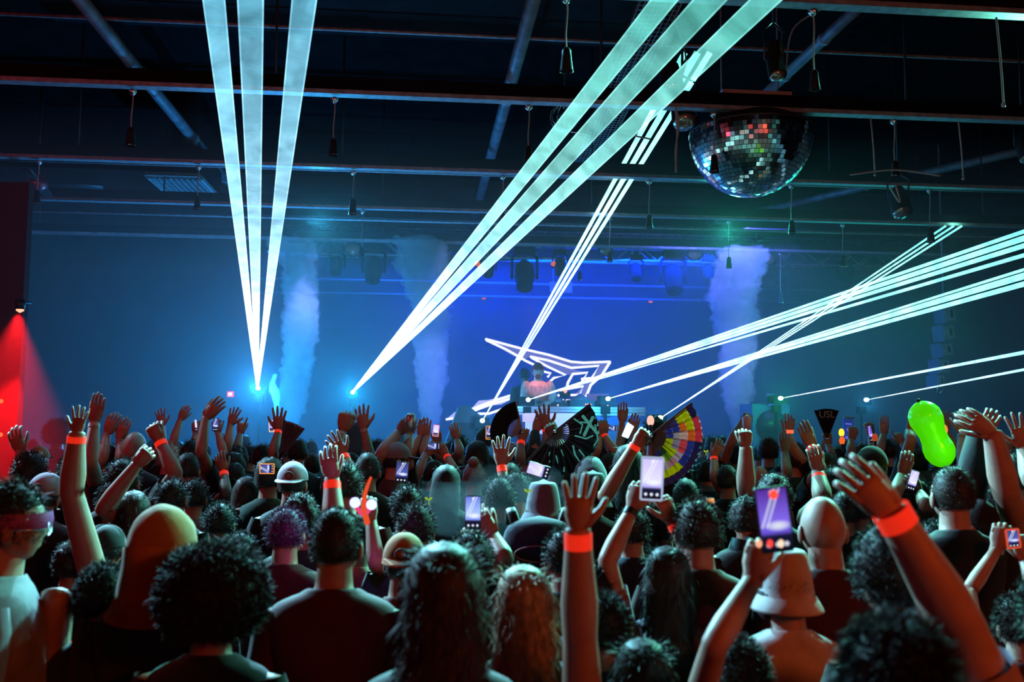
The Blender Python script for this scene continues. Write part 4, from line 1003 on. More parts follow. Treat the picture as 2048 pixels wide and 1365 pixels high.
# ------------------------------------------------------------------ hand-held things
def phone(px, py, d, h_px, rot, label, screen, w_ratio=.49, yaw=0.0, thick=.009, case=None, edge=None):
    c = at(px, py, d); h = h_px * d / F; w_ = h * w_ratio; cr, sr = math.cos(rot), math.sin(rot)
    X = _x * cr + ZZ * sr; Z = -_x * sr + ZZ * cr
    if yaw: X = unit(X * math.cos(yaw) + np.array([0, 1., 0]) * math.sin(yaw))
    Nn = -unit(np.cross(X, Z)) # away from camera (+y-ish)
    t = thing('phone', label, 'phone', c - Z * h / 2)
    b = MB(); b.box(c + Nn * thick / 2, (w_, thick, h), (X, Nn, Z)); o = b.build('body', case or mat('phone_case', (.015, .015, .018), .3), t, t.location, False)
    md = o.modifiers.new('round', 'BEVEL'); md.width = min(w_, h) * .09; md.segments = 3; md.limit_method = 'ANGLE'
    if edge is not None:
        for (dx, dz, sx_, sz_) in ((0, .5, 1, 0), (0, -.5, 1, 0), (.5, 0, 0, 1), (-.5, 0, 0, 1)):
            b = MB(); b.box(c + X * dx * w_ + Z * dz * h, (w_ if sx_ else .006, .004, h if sz_ else .006), (X, Nn, Z)); b.build('lit_edge', edge, t, t.location, False)
    b = MB(); q = [c - Nn * .0015 + X * sx * w_ * .455 + Z * sz * h * .465 for sx, sz in ((-1, -1), (1, -1), (1, 1), (-1, 1))]
    q2 = [p_ + Nn * .001 for p_ in q]; b.v += [tuple(p_) for p_ in q + q2]; b.f += [(0, 1, 2, 3), (7, 6, 5, 4), (0, 4, 5, 1), (1, 5, 6, 2), (2, 6, 7, 3), (3, 7, 4, 0)]; b.c += [(1, 1, 1)] * 6
    uv = []; U4 = [(0, 0), (1, 0), (1, 1), (0, 1)]
    for f_ in b.f:
        for i_ in f_: uv += U4[i_ % 4]
    b.uv = uv; b.build('screen', screen, t, t.location, False)
    b = MB(); b.box(c + Nn * (thick + .002) + X * w_ * .22 + Z * h * .36, (w_ * .35, .004, w_ * .35), (X, Nn, Z)); b.build('camera_bump', BLACK, t, t.location, False)
    return t

def hand_fan(px, py, d, r_px, a0, a1, n, label, ribm, leafm, cols=None, inner=.32, rz=0.0, text=None, marks=None, name='folding_fan', rib_y=0.0):
    """folding fan: pivot at px,py; angles in degrees in the picture plane, counter-clockwise from the right"""
    c = at(px, py, d); R = r_px * d / F; t = thing(name, label, 'fan', c)
    X, Z, Nn = _x, ZZ, np.array([0, 1., 0])
    for k in range(n + 1):
        a = math.radians(a0 + (a1 - a0) * k / n); dr = X * math.cos(a) + Z * math.sin(a); sd = np.cross(dr, Nn)
        b = MB(); L_ = R * (1.02 if k in (0, n) else .96); wd = .018 if k in (0, n) else .009
        b.box(c + dr * L_ / 2 + Nn * (.006 * (k % 2) - .004 + rib_y), (wd, .004, L_), (sd, Nn, dr)); b.build('rib', ribm, t, t.location, False)
    b = MB()
    rows = 5 if cols else 1
    for k in range(n):
        for h_ in range(2):
            aa = [math.radians(a0 + (a1 - a0) * (k + f_) / n) for f_ in (h_ * .5, h_ * .5 + .5)]
            for q in range(rows):
                r0 = R * (inner + (1 - inner) * q / rows); r1 = R * (inner + (1 - inner) * (q + 1) / rows)
                vs = []
                for i_, (a, y_) in enumerate(((aa[0], -.008 if h_ == 0 else .010), (aa[1], .010 if h_ == 0 else -.008))):
                    dr = X * math.cos(a) + Z * math.sin(a)
                    vs += [c + dr * r0 + Nn * y_, c + dr * r1 + Nn * y_ * 1.5]
                vs += [v_ + Nn * .0015 for v_ in vs]
                b.add(vs, [(0, 1, 3, 2), (4, 6, 7, 5), (1, 5, 7, 3), (0, 2, 6, 4)], cols(k / n, q / rows) if cols else None)
    b.build('leaf', leafm, t, t.location, False, color=bool(cols))
    b = MB(); b.tube([c - Nn * .015, c + Nn * .015], .012, 8); b.build('pivot', CHROME, t, t.location)
    if text: text_mesh('lettering', text[0], text[1], text[2], t, at(*text[3], d - .02), (_x, ZZ, -Nn), np.array(t.location))
    if marks:
        for pts, wd_ in marks:
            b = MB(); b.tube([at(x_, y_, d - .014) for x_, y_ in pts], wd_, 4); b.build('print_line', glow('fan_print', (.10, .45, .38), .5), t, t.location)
    return t
# ------------------------------------------------------------------ the performer
def A(side, e, w_, t_, style='open', **o): return (side, e, w_, t_, style, o)
dj, I = person(1076, 726, d=14.0, w=0, hair='cap', hc='brown', top='pink', skin_='b', cap_col='black', yaw=math.pi, face=True, feet=1.0, sleeves='long', name='person',
               label='bearded performer in a pink lettered sweatshirt and dark cap behind the booth', strands=100,
               arms=[A('L', (1106, 792), (1099, 806), (1090, 810), 'relax', es=-1, ws=-1), A('R', (1047, 792), (1058, 806), (1068, 811), 'relax', es=-1, ws=-1)])
text_mesh('lettering', 'FYIN', .11, mat('print_grey', (.3, .25, .25), .7), dj, at(1076, 778, 13.84), (_x, ZZ, (0, -1, 0)), I['base'])
person(1050, 736, d=14.9, w=0, hair='short', hc='black', top='black', skin_='c', yaw=.5, feet=1.0, sleeves='long', label='crew member in black standing close behind the performer', strands=60)

PEOPLE = []
def P(*a, **k): PEOPLE.append((a, k))
# --- nearest people
P(430, 1083, 245, 'afro', 'black', 'black', 'a', 'big fuzzy dark afro rimmed in blue light at lower left', strands=9000)
P(672, 1019, 106, 'crew', 'dark', 'maroon', 'a', 'broad-shouldered man with cropped hair in a dark crew-neck shirt left of centre', k_=1.08)
P(886, 1092, 172, 'long', 'brown', 'black', 'a', 'long brown-haired person in black at lower centre, largest head there')
P(1050, 1135, 140, 'long', 'blond', 'brown', 'b', 'blond-haired person with a bright teal rim light left of the big red-banded arm', tilt=.1)
P(1330, 1096, 112, 'long', 'dark', 'lilac', 'b', 'long-haired person in a pale tee filming with a bright white-violet phone',
  arms=[A('L', (1215, 1122), (1264, 1020), (1283, 955), 'grip', band='watch', bpos=.93, bh=.014, fat=.95, N=(-.5, -.8, 0)), A('R', (1402, 1150), (1345, 1045), (1322, 985), 'grip', band='red', bh=.013, fat=.95, N=(.5, -.8, 0))])
P(1573, 1097, 118, 'bucket', 'brown', 'white', 'b', 'person in a pinkish white bucket hat and pale tee at lower right', cap_col='white', d=2.9)
P(1648, 997, 92, 'bald', 'dark', 'maroon', 'b', 'bald man with a teal-rimmed head right of the big violet phone')
P(1792, 1048, 158, 'curly', 'dark', 'black', 'b', 'person with curly dark hair lit teal on top, left of the long red-lit arm', yaw=.4, tilt=-.1)
P(1795, 1238, 215, 'short', 'black', 'navy', 'b', 'dark round head cut off by the bottom right edge, nearest of all', strands=5000)
P(2135, 1130, 190, 'short', 'dark', 'lilac', 'b', 'person at the right edge whose long red-lit arm with glowing red band crosses the picture', d=1.95,
  arms=[A('L', (1925, 1262), (1786, 1030), (1690, 935), 'relax', band='red', bh=.02, free=1, d=1.9, fat=1.3, hk=.95, bpos=.97)])
P(1480, 1278, 150, 'short', 'brown', 'brown', 'b', 'short person at the bottom holding up the big violet phone with an orange-lit arm', d=2.35,
  arms=[A('L', (1430, 1290), (1506, 1160), (1524, 1080), 'grip', free=1, d=2.1, fat=.95, N=(-.4, -.9, 0), sleeve='none')])
P(1280, 1280, 180, 'long', 'dark', 'black', 'a', 'dark-clothed person at the bottom whose thick raised arm has a glowing red wristband', d=2.35,
  arms=[A('L', (1160, 1268), (1156, 1062), (1162, 905), 'open', band='red', bh=.024, free=1, d=2.25, fat=1.32, hk=1.02, sleeve='none')])
P(325, 1022, 148, 'beanie', 'dark', 'black', 'a', 'person in a mustard hooded beanie glowing orange on one side, lower left', cap_col='mustard')
P(272, 984, 76, 'long', 'brown', 'black', 'b', 'long straight-haired person just left above the mustard beanie')
P(14, 968, 100, 'short', 'dark', 'grey', 'b', 'person in profile with glasses, a violet bandana and a grey shirt at the left edge', yaw=-1.2, d=2.75)
P(88, 946, 68, 'cap', 'dark', 'black', 'a', 'person in a pale backwards cap with a dark opening at far left', cap_col='lilac', capdir=-1, tilt=.15)
P(145, 1076, 78, 'curly', 'dark', 'black', 'a', 'curly dark-haired person with a lit ear under the tall raised left arm', d=4.1,
  arms=[A('R', (143, 985), (154, 868), (166, 785), 'open', band='red', bh=.017, free=1, d=4.0, fat=1.5, hk=.88, flip=1, sleeve='none')])
P(440, 1006, 66, 'short', 'black', 'navy', 'a', 'dark round head beside the sparkling shoulder strap on the left')
P(493, 955, 60, 'long', 'brown', 'teal', 'b', 'brown long-haired person left of the pale backwards cap near the orange-framed phone')
P(572, 1017, 80, 'short', 'violet_lit', 'maroon', 'b', 'person with violet-lit tied hair left of the cropped-hair man', tilt=-.05)  # violet light put into the hair colour
P(600, 985, 88, 'curly', 'dark', 'green', 'a', 'thick dark-haired person with a green rim just behind the violet-lit head')
P(585, 924, 62, 'cap', 'dark', 'black', 'b', 'person in a dusty pink backwards cap left of the red-lit forearm', cap_col='lilac', capdir=-1)
P(765, 955, 52, 'long', 'blond', 'black', 'b', 'long blond-haired person right of the glowing blue bulbs')
P(815, 972, 66, 'short', 'dark', 'black', 'a', 'short-haired person right below the dark phone near the centre left')
P(752, 1012, 46, 'short', 'dark', 'maroon', 'b', 'small dark head between the cropped-hair man and the centre left pair')
P(833, 1010, 78, 'short', 'dark', 'teal', 'a', 'short-haired person with lit shoulders in front of the one below the dark phone')
P(808, 1066, 96, 'cap', 'dark', 'brown', 'b', 'person in a striped beige cap with a red patch left of the largest central head', cap_col='mustard', capdir=-1)
P(893, 932, 64, 'long', 'black', 'black', 'a', 'dark wavy-haired person in the blue smoke left of the upright phone')
P(942, 1064, 98, 'short', 'black', 'navy', 'a', 'dark round head right of centre just behind the largest head')
P(1087, 964, 96, 'bucket', 'dark', 'navy', 'b', 'person in a grey plaid bucket hat and backpack behind the big banded hand', cap_col='plaid')
P(1396, 1000, 94, 'short', 'brown', 'brown', 'b', 'short brown-haired person facing right, in front of the tiny orange screen')
P(1492, 990, 78, 'curly', 'dark', 'black', 'a', 'curly-haired person partly hidden by the left side of the big violet phone')
P(1372, 955, 62, 'curly', 'dark', 'green', 'a', 'curly dark-haired person with green rim right of the bright phone')
P(1455, 930, 48, 'short', 'dark', 'black', 'a', 'short dark-haired person with a thick raised fist right of the coloured fan',
  arms=[A('R', (1492, 982), (1492, 896), (1491, 868), 'fist', free=1, d=5.3, fat=1.35, sleeve='none')])
P(1548, 946, 78, 'curly', 'dark', 'teal', 'a', 'curly dark-haired person just above the big violet phone', strands=1500)
P(1718, 975, 64, 'short', 'dark', 'black', 'b', 'short-haired person just left of the blurred red-lit hand')
P(1800, 978, 60, 'short', 'dark', 'black', 'b', 'dark head between the blurred red-lit hand and the violet tilted phone')
P(1906, 936, 80, 'crew', 'brown', 'black', 'b', 'shaved broad head under the green balloon')
P(1962, 948, 42, 'long', 'light', 'grey', 'b', 'pale long-haired person right of the shaved head')
P(1957, 998, 82, 'cap', 'black', 'black', 'b', 'bearded man in a dark cap and glasses at the right', cap_col='black', yaw=.9)
P(2040, 1190, 120, 'short', 'brown', 'maroon', 'b', 'reddish dark head low at the right edge with raised orange-lit forearm', d=3.0,
  arms=[A('L', (1938, 1185), (1994, 1098), (2003, 1060), 'grip', free=1, d=3.4, fat=.85, sleeve='none', N=(-.4, -.9, 0)), A('R', (2075, 1200), (2050, 1120), (2038, 1080), 'grip', free=1, d=3.4, fat=.9, sleeve='none')])
P(1985, 978, 70, 'short', 'black', 'black', 'b', 'person with both dark-sleeved arms bent high over the head at right', d=4.3,
  arms=[A('R', (2012, 985), (1985, 868), (1948, 842), 'relax', free=1, d=4.0, fat=1.5, hk=1.1, sleeve='none'), A('L', (1945, 955), (1955, 870), (1985, 835), 'relax', free=1, d=4.1, fat=1.3, sleeve='long')])
# --- middle distance, left
P(118, 838, 60, 'afro', 'black', 'black', 'c', 'large dark afro silhouette far back at the left, behind the raised left hand', strands=600)
P(78, 893, 24, 'cap', 'dark', 'black', 'b', 'tiny far person in an orange glowing cap at the left', cap_col='mustard', d=8.5)
P(60, 905, 60, 'short', 'dark', 'black', 'a', 'dark person at the far left with a raised bent hand', arms=[A('L', (33, 985), (42, 905), (30, 875), 'relax', free=1, d=5.2)], d=5.3)
P(150, 905, 60, 'short', 'dark', 'black', 'a', 'person hidden behind the big left arm raising a thin arm', arms=[A('R', (181, 925), (189, 845), (196, 806), 'blade', band='white', free=1, d=5.2)], d=5.4)
P(212, 885, 40, 'short', 'dark', 'maroon', 'b', 'person with a red-lit bare raised arm left of the round bald head', arms=[A('L', (205, 918), (214, 868), (222, 845), 'relax', free=1, d=6.4), A('R', (243, 925), (240, 880), (247, 856), 'relax', free=1, d=6.4)], d=6.5)
P(268, 865, 45, 'bald', 'dark', 'black', 'd', 'round bald head with violet and orange light at the left')
P(262, 897, 46, 'cap', 'dark', 'navy', 'a', 'person in a blue-edged dark cap below the round bald head', cap_col='navy')
P(247, 917, 62, 'short', 'dark', 'maroon', 'a', 'dark short-haired head with a thin lit hair rim left of the pale forearm')
P(338, 884, 48, 'spiky', 'light', 'black', 'b', 'person with pale spiky hair behind the red-banded fist', strands=900)
P(375, 905, 50, 'short', 'dark', 'black', 'a', 'person with a dark fist and a red wristband raised left of the pale spiky hair', d=6.3,
  arms=[A('L', (352, 950), (319, 882), (300, 848), 'fist', band='red', bh=.016, free=1, d=6.0, fat=1.3, hk=1.15)])
P(228, 960, 60, 'short', 'dark', 'green', 'a', 'person pushing a long pale forearm up to the right under the red-banded fist', d=5.0,
  arms=[A('R', (207, 1018), (272, 932), (296, 905), 'fist', free=1, d=4.6, fat=1.1, sleeve='none')])
P(345, 958, 60, 'short', 'dark', 'green', 'b', 'short-haired person with green-lit hair and a sparkling shoulder strap', d=5.2)
P(388, 960, 56, 'short', 'dark', 'grey', 'b', 'person in a tank top with a bare bent shoulder beside the sparkling strap', d=5.6)
P(322, 880, None, 'short', 'dark', 'black', 'b', 'far person with a pale red-lit open hand up at the left', d=9.0, arms=[A('L', (324, 888), (325, 852), (320, 824), 'open', free=1, d=8.6)])
P(355, 890, None, 'short', 'dark', 'black', 'b', 'far person with a thin bent raised arm left of the dark bent arm', d=8.8, arms=[A('L', (346, 885), (361, 840), (370, 820), 'relax', free=1, d=8.5)])
P(385, 880, None, 'short', 'black', 'black', 'a', 'person with a dark arm bent at the wrist high over the left crowd', d=6.8, arms=[A('R', (402, 905), (411, 836), (428, 818), 'relax', free=1, d=6.4, hk=1.1)])
P(398, 888, None, 'short', 'dark', 'black', 'b', 'far person holding a bright edge-on phone at the left', d=8.6, arms=[A('L', (386, 900), (392, 868), (392, 845), 'grip', free=1, d=8.4)])
P(470, 892, None, 'short', 'dark', 'navy', 'b', 'person holding a small dark phone upright left of the small red sign', d=8.2, arms=[A('L', (447, 905), (436, 866), (432, 848), 'grip', free=1, d=8.0)])
P(478, 888, None, 'short', 'dark', 'black', 'b', 'far person with an open raised hand below the small red sign', d=8.4, arms=[A('L', (456, 890), (461, 850), (470, 822), 'open', free=1, d=8.1)])
P(500, 890, None, 'short', 'dark', 'black', 'b', 'far person showing a horned hand sign right of the open hand', d=8.6, arms=[A('L', (474, 900), (480, 868), (484, 845), 'horns', free=1, d=8.3)])
P(492, 871, 26, 'short', 'dark', 'navy', 'b', 'small far head with a thin blue rim right of the horned hand')
P(470, 925, 46, 'short', 'dark', 'navy', 'a', 'person with a dark gloved hand and orange-red wristband raised at left', d=6.6, arms=[A('L', (452, 992), (448, 945), (438, 912), 'relax', band='red', bh=.018, free=1, d=6.2)])
P(468, 902, 50, 'curly', 'dark', 'teal', 'a', 'dark hair with teal rim behind the gloved hand at left', d=7.0)
P(525, 888, None, 'short', 'black', 'black', 'a', 'person with a dark open hand up in front of the left smoke column', d=7.6, arms=[A('R', (546, 905), (557, 862), (559, 820), 'open', band='red', bh=.013, free=1, d=7.3, hk=1.15)])
P(538, 912, 58, 'curly', 'dark', 'green', 'a', 'curly head behind the orange-framed sideways phone', d=5.9)
P(596, 878, 40, 'short', 'dark', 'teal', 'a', 'dark round head right of the translucent fan')
P(622, 880, 28, 'short', 'dark', 'teal', 'a', 'small dark head with pale rim right of the translucent fan')
P(624, 905, 44, 'curly', 'dark', 'green', 'a', 'dark curly head behind the dusty pink cap')
P(702, 905, 46, 'short', 'dark', 'maroon', 'a', 'person raising a dark twisted hand with beaded bracelets', d=7.2, arms=[A('L', (668, 905), (686, 862), (692, 832), 'fist', free=1, d=6.6, hk=1.35, band='white', bpos=.8)])
P(690, 925, 60, 'short', 'dark', 'maroon', 'b', 'person with a thick raised forearm and blurry red band left of the glowing bulbs', d=4.6, arms=[A('L', (668, 1062), (664, 960), (652, 890), 'relax', band='red', bh=.02, bpos=.85, free=1, d=4.1, fat=1.25, hk=1.0, sleeve='none')])
P(735, 905, 46, 'short', 'dark', 'black', 'b', 'person with an orange-red band on a thin arm behind the thick red-lit forearm', d=6.0, arms=[A('L', (712, 965), (688, 912), (668, 882), 'open', band='red', bh=.018, free=1, d=5.6)])
P(752, 880, None, 'short', 'dark', 'teal', 'b', 'person with a spread hand up below the second laser glare', d=7.6, arms=[A('L', (742, 925), (728, 858), (723, 818), 'open', free=1, d=7.2, band='white', bpos=.95, hk=1.1)])
P(714, 845, 30, 'long', 'dark', 'black', 'b', 'tall far silhouette behind the spread hand', d=9.6)
P(789, 885, 50, 'cap', 'dark', 'maroon', 'b', 'person in a grey cap with brim turned right, left of the middle smoke', cap_col='grey', yaw=-1.2)
P(783, 925, 52, 'hood', 'dark', 'grey', 'b', 'person in a furry grey hood left of the dark phone', cap_col='grey')
P(775, 880, None, 'short', 'dark', 'black', 'a', 'person with both dark arms arched overhead holding a can', d=6.9, arms=[A('L', (763, 910), (797, 866), (816, 842), 'grip', free=1, d=6.6, fat=1.2), A('R', (812, 905), (821, 868), (822, 842), 'grip', free=1, d=6.7)])
P(840, 892, None, 'short', 'dark', 'black', 'b', 'person clapping with two slim hands before the middle smoke', d=8.0, arms=[A('L', (824, 905), (840, 872), (845, 850), 'relax', free=1, d=7.8), A('R', (847, 905), (853, 874), (852, 852), 'open', free=1, d=7.8)])
P(878, 885, None, 'short', 'dark', 'black', 'b', 'far person holding up a small glowing phone at the smoke nozzle', d=8.4, arms=[A('R', (879, 915), (876, 888), (874, 868), 'grip', free=1, d=8.1)])
P(868, 918, 42, 'curly', 'dark', 'teal', 'b', 'curly-haired person with both hands on a sideways phone near the middle smoke', d=7.4,
  arms=[A('L', (833, 950), (852, 908), (863, 896), 'grip', free=1, d=7.0, sleeve='none'), A('R', (912, 948), (893, 912), (884, 898), 'grip', free=1, d=7.0, band='red', sleeve='none')])
P(828, 938, 48, 'long', 'dark', 'teal', 'a', 'dark long-haired head with a thin pale rim right of the dark phone')
P(902, 880, 34, 'short', 'dark', 'navy', 'a', 'dark head right of the small glowing phone')
P(920, 872, None, 'short', 'dark', 'navy', 'b', 'person with an empty bent hand under the dark stage monitor', d=8.6, arms=[A('L', (920, 905), (914, 880), (909, 862), 'relax', free=1, d=8.3)])
P(967, 856, 34, 'short', 'dark', 'navy', 'a', 'upright dark head just right below the dark stage monitor')
P(955, 884, 64, 'long', 'black', 'black', 'a', 'big dark curly mane below the dark stage monitor', d=7.0)
P(948, 918, 40, 'bun', 'grey', 'teal', 'b', 'person with a pale ruffled hair bow before the big dark mane', d=6.6)
P(1037, 893, 42, 'spiky', 'dark', 'teal', 'a', 'spiky-haired head with teal rim right of the orange-banded arm', strands=900)
P(1020, 925, 52, 'short', 'dark', 'teal', 'b', 'person with a raised open palm and orange-red band under the black fan', d=6.0, arms=[A('L', (1014, 1008), (1003, 932), (1001, 870), 'open', band='red', bh=.02, free=1, d=5.4, hk=1.1, sleeve='none')])
P(1033, 945, 64, 'short', 'dark', 'teal', 'a', 'dark head with a pale rim behind the tilted bright phone', d=5.3)
P(1058, 885, None, 'short', 'dark', 'black', 'a', 'person whose dark hand grips the black folding fan', d=7.6, arms=[A('L', (1040, 925), (1042, 884), (1045, 862), 'fist', band='red', bh=.016, free=1, d=7.2)])
P(1078, 885, None, 'short', 'dark', 'teal', 'b', 'person in a pale rimmed sleeve bending an arm up below the booth', d=7.8, arms=[A('L', (1068, 900), (1070, 862), (1078, 842), 'relax', free=1, d=7.5, sleeve='long')])
P(1105, 888, None, 'short', 'black', 'black', 'a', 'person with a dark waving hand in front of the lilac glow on the booth', d=7.8, arms=[A('L', (1093, 905), (1092, 860), (1085, 824), 'open', band='red', free=1, d=7.5, hk=1.25)])
P(1140, 925, 56, 'short', 'dark', 'black', 'a', 'person hidden behind the big graphic fan, holding it', d=6.7, arms=[A('L', (1128, 905), (1110, 876), (1100, 856), 'fist', free=1, d=6.25, fat=1.1, sleeve='none')])
P(1180, 914, 50, 'hood', 'dark', 'grey', 'b', 'person in a rim-lit grey hood under the graphic fan', cap_col='grey', d=6.0)
P(1186, 945, 60, 'bucket', 'dark', 'black', 'b', 'person in a dark bucket hat behind the big banded hand', cap_col='black', d=5.4)
P(1212, 885, 44, 'short', 'dark', 'teal', 'b', 'person holding a small dark phone sideways right of the graphic fan', d=7.4, arms=[A('R', (1228, 905), (1208, 872), (1206, 850), 'grip', band='red', free=1, d=7.1), A('L', (1190, 905), (1200, 872), (1204, 852), 'grip', free=1, d=7.1)])
P(1255, 893, 66, 'long', 'black', 'black', 'a', 'dark-haired person waving the coloured fan with a long red-banded arm', d=5.7, arms=[A('L', (1212, 990), (1270, 892), (1296, 862), 'fist', band='red', bh=.014, bpos=.97, free=1, d=5.2, fat=1.05, sleeve='none')])
P(1250, 872, None, 'short', 'dark', 'black', 'a', 'person with one slim hand straight up right of the booth', d=8.2, arms=[A('L', (1238, 900), (1244, 845), (1245, 808), 'blade', free=1, d=7.9)])
P(1272, 872, None, 'short', 'dark', 'black', 'a', 'person holding three white glow sticks', d=8.0, arms=[A('R', (1280, 895), (1262, 868), (1272, 836), 'blade', free=1, d=7.8)])
P(1310, 834, 34, 'curly', 'black', 'black', 'a', 'dark curly silhouette behind the handle of the coloured fan', d=7.2, strands=500)
P(1330, 925, 44, 'short', 'dark', 'black', 'a', 'dark head directly behind the bright white-violet phone')
# --- middle distance, right
P(1415, 922, 36, 'short', 'dark', 'teal', 'b', 'person with a bent arm and small red band below the heart-shaped pair of heads', d=7.3, arms=[A('R', (1430, 960), (1428, 915), (1440, 890), 'relax', band='red', free=1, d=6.9, sleeve='none')])
P(1424, 872, 26, 'short', 'black', 'teal', 'a', 'left head of a touching pair right of the coloured fan', d=10.2, strands=200)
P(1443, 872, 26, 'short', 'black', 'teal', 'a', 'right head of a touching pair right of the coloured fan', d=10.4, strands=200)
P(1405, 873, 22, 'short', 'dark', 'teal', 'a', 'faint far head just right of the coloured fan', d=11.2)
P(1468, 888, None, 'short', 'dark', 'black', 'a', 'person lifting a white cup under the violet smoke column', d=7.9, arms=[A('L', (1462, 885), (1482, 850), (1492, 838), 'grip', free=1, d=7.6)])
P(1536, 873, 44, 'curly', 'dark', 'green', 'a', 'round curly head with green rim right of the violet smoke column')
P(1517, 892, 30, 'short', 'dark', 'green', 'a', 'small head in front of the round green-rimmed curls')
P(1521, 934, 38, 'bald', 'dark', 'grey', 'b', 'pale rounded head right of the thick fist', d=7.0)
P(1592, 884, 44, 'curly', 'brown', 'teal', 'b', 'curly person reading a tiny orange screen with praying hands', d=7.3, arms=[A('L', (1574, 950), (1570, 905), (1569, 880), 'blade', band='red', bh=.015, free=1, d=6.9, bpos=.4), A('R', (1582, 890), (1576, 868), (1580, 842), 'relax', free=1, d=7.2)])
P(1560, 930, 36, 'short', 'black', 'black', 'a', 'dark head below the praying hands', d=7.4)
P(1655, 905, 48, 'short', 'dark', 'green', 'b', 'person with a soft blurred hand and wide red band left of the lettered fan', d=7.0, arms=[A('L', (1640, 945), (1624, 895), (1602, 842), 'blade', band='red', bh=.016, free=1, d=6.5, fat=1.3, hk=1.2)])
P(1668, 935, 44, 'short', 'dark', 'teal', 'b', 'person with a thick forearm and low red-orange band left of the red-lit hand', d=5.6, arms=[A('L', (1646, 1002), (1636, 945), (1628, 898), 'relax', band='red', bh=.02, bpos=.75, free=1, d=5.2, fat=1.35, hk=1.05, sleeve='none')])
P(1632, 905, 34, 'bun', 'light', 'grey', 'b', 'small pale-haired head between the two red-banded arms', d=8.4)
P(1675, 895, None, 'short', 'dark', 'black', 'a', 'person holding up the half-closed lettered fan', d=8.4, arms=[A('L', (1668, 925), (1656, 890), (1654, 868), 'fist', free=1, d=8.1)])
P(1690, 880, 28, 'short', 'dark', 'green', 'a', 'far head beside the yellow glowing light', d=9.6)
P(1745, 893, 72, 'cap', 'black', 'black', 'a', 'wide dark cap above the blurred red-lit hand', cap_col='black', d=5.8)
P(1722, 888, 40, 'short', 'dark', 'navy', 'a', 'dark head right of the blue roll-up banner', d=8.6, arms=[A('L', (1702, 905), (1702, 880), (1706, 862), 'grip', free=1, d=8.2)])
P(1752, 872, 34, 'short', 'dark', 'black', 'b', 'far person holding a slim violet phone under the farthest right laser', d=9.0, arms=[A('L', (1748, 905), (1741, 872), (1737, 847), 'grip', free=1, d=8.6)])
P(1772, 878, None, 'short', 'dark', 'black', 'b', 'far person with a yellow-rimmed closed hand up right of the slim phone', d=8.6, arms=[A('L', (1758, 905), (1767, 870), (1768, 845), 'blade', free=1, d=8.3)])
P(1799, 878, 46, 'bucket', 'black', 'black', 'a', 'person in a pale blue striped bucket hat with dark hair', cap_col='denim', d=9.2, arms=[A('R', (1815, 900), (1804, 888), (1794, 866), 'point', free=1, d=8.8)])
P(1833, 898, 44, 'short', 'dark', 'black', 'b', 'person in the shade left of the green balloon', d=7.2, arms=[A('L', (1822, 880), (1818, 862), (1826, 845), 'relax', free=1, d=6.9)])
P(1888, 918, 50, 'short', 'dark', 'green', 'a', 'person under the balloon with a lifted hand behind it', d=6.8, arms=[A('R', (1903, 890), (1893, 862), (1892, 842), 'open', free=1, d=7.2)])
P(1915, 905, 44, 'cap', 'dark', 'black', 'b', 'person in a flat dark cap right of the balloon', cap_col='black', yaw=1.2, d=6.8, arms=[A('R', (1926, 925), (1924, 868), (1924, 820), 'claw', band='white', free=1, d=6.5, hk=1.1, sleeve='none')])
P(1940, 960, 50, 'short', 'brown', 'brown', 'b', 'person with warm-lit bent elbow between balloon and the dark-sleeved arms', d=5.6)
P(2040, 905, 60, 'short', 'dark', 'black', 'b', 'person at the right edge with a spread hand over the crowd', d=4.6, arms=[A('R', (2062, 960), (2046, 898), (2036, 842), 'open', free=1, d=4.3, sleeve='none')])
P(1977, 985, 34, 'cap', 'grey', 'grey', 'b', 'small grey beanie-like cap beside the pale long hair', cap_col='grey', d=5.4)
P(1690, 985, 46, 'crew', 'dark', 'black', 'b', 'cropped head between the bald man and the blurred hand', d=4.9)
P(1838, 960, 46, 'short', 'dark', 'green', 'a', 'person filming with a violet tilted phone below the balloon', d=5.4, arms=[A('L', (1793, 985), (1803, 950), (1812, 925), 'relax', free=1, d=5.2, sleeve='none'), A('R', (1850, 1010), (1838, 985), (1830, 972), 'grip', free=1, d=5.1)])
P(2015, 1010, 60, 'short', 'black', 'black', 'b', 'dark head at the right edge behind the orange-lit forearm', d=4.6)
P(1000, 955, 60, 'short', 'dark', 'teal', 'a', 'dark head in the blue smoke right of the upright phone', d=5.0, arms=[A('L', (1010, 1120), (986, 1072), (968, 1045), 'grip', free=1, d=3.7, sleeve='none')])
P(1130, 1060, 90, 'short', 'dark', 'navy', 'a', 'dark head low behind the thick raised arm', d=3.5)
P(720, 1040, 50, 'short', 'dark', 'pink', 'b', 'person holding the stand-in toy with two glowing blue bulbs', d=4.4, arms=[A('R', (752, 1130), (742, 1042), (733, 975), 'grip', free=1, d=3.9, sleeve='none')])
P(1190, 1130, 90, 'short', 'black', 'black', 'a', 'dark head low between the thick arm and the pale-sleeved arm', d=3.2)
P(205, 1130, 110, 'short', 'black', 'black', 'a', 'dark-jacketed person with a bent bare arm and low red band, bottom left', d=2.85,
  arms=[A('L', (112, 1195), (120, 1305), (128, 1385), 'relax', band='red', bh=.018, free=1, d=2.8, fat=1.25, sleeve='none')])
P(215, 1050, 70, 'cap', 'black', 'black', 'a', 'person in a black cap between curly head and mustard beanie', cap_col='black', d=4.2)
P(480, 1066, 70, 'short', 'black', 'black', 'a', 'dark capped head between the afro and the violet-lit head', d=3.9)
P(1265, 1018, 60, 'short', 'dark', 'navy', 'a', 'dark head framed by the forearms of the person filming', d=4.4)
P(1220, 905, 40, 'short', 'dark', 'green', 'a', 'small dark head left of the long red-banded arm', d=7.0)
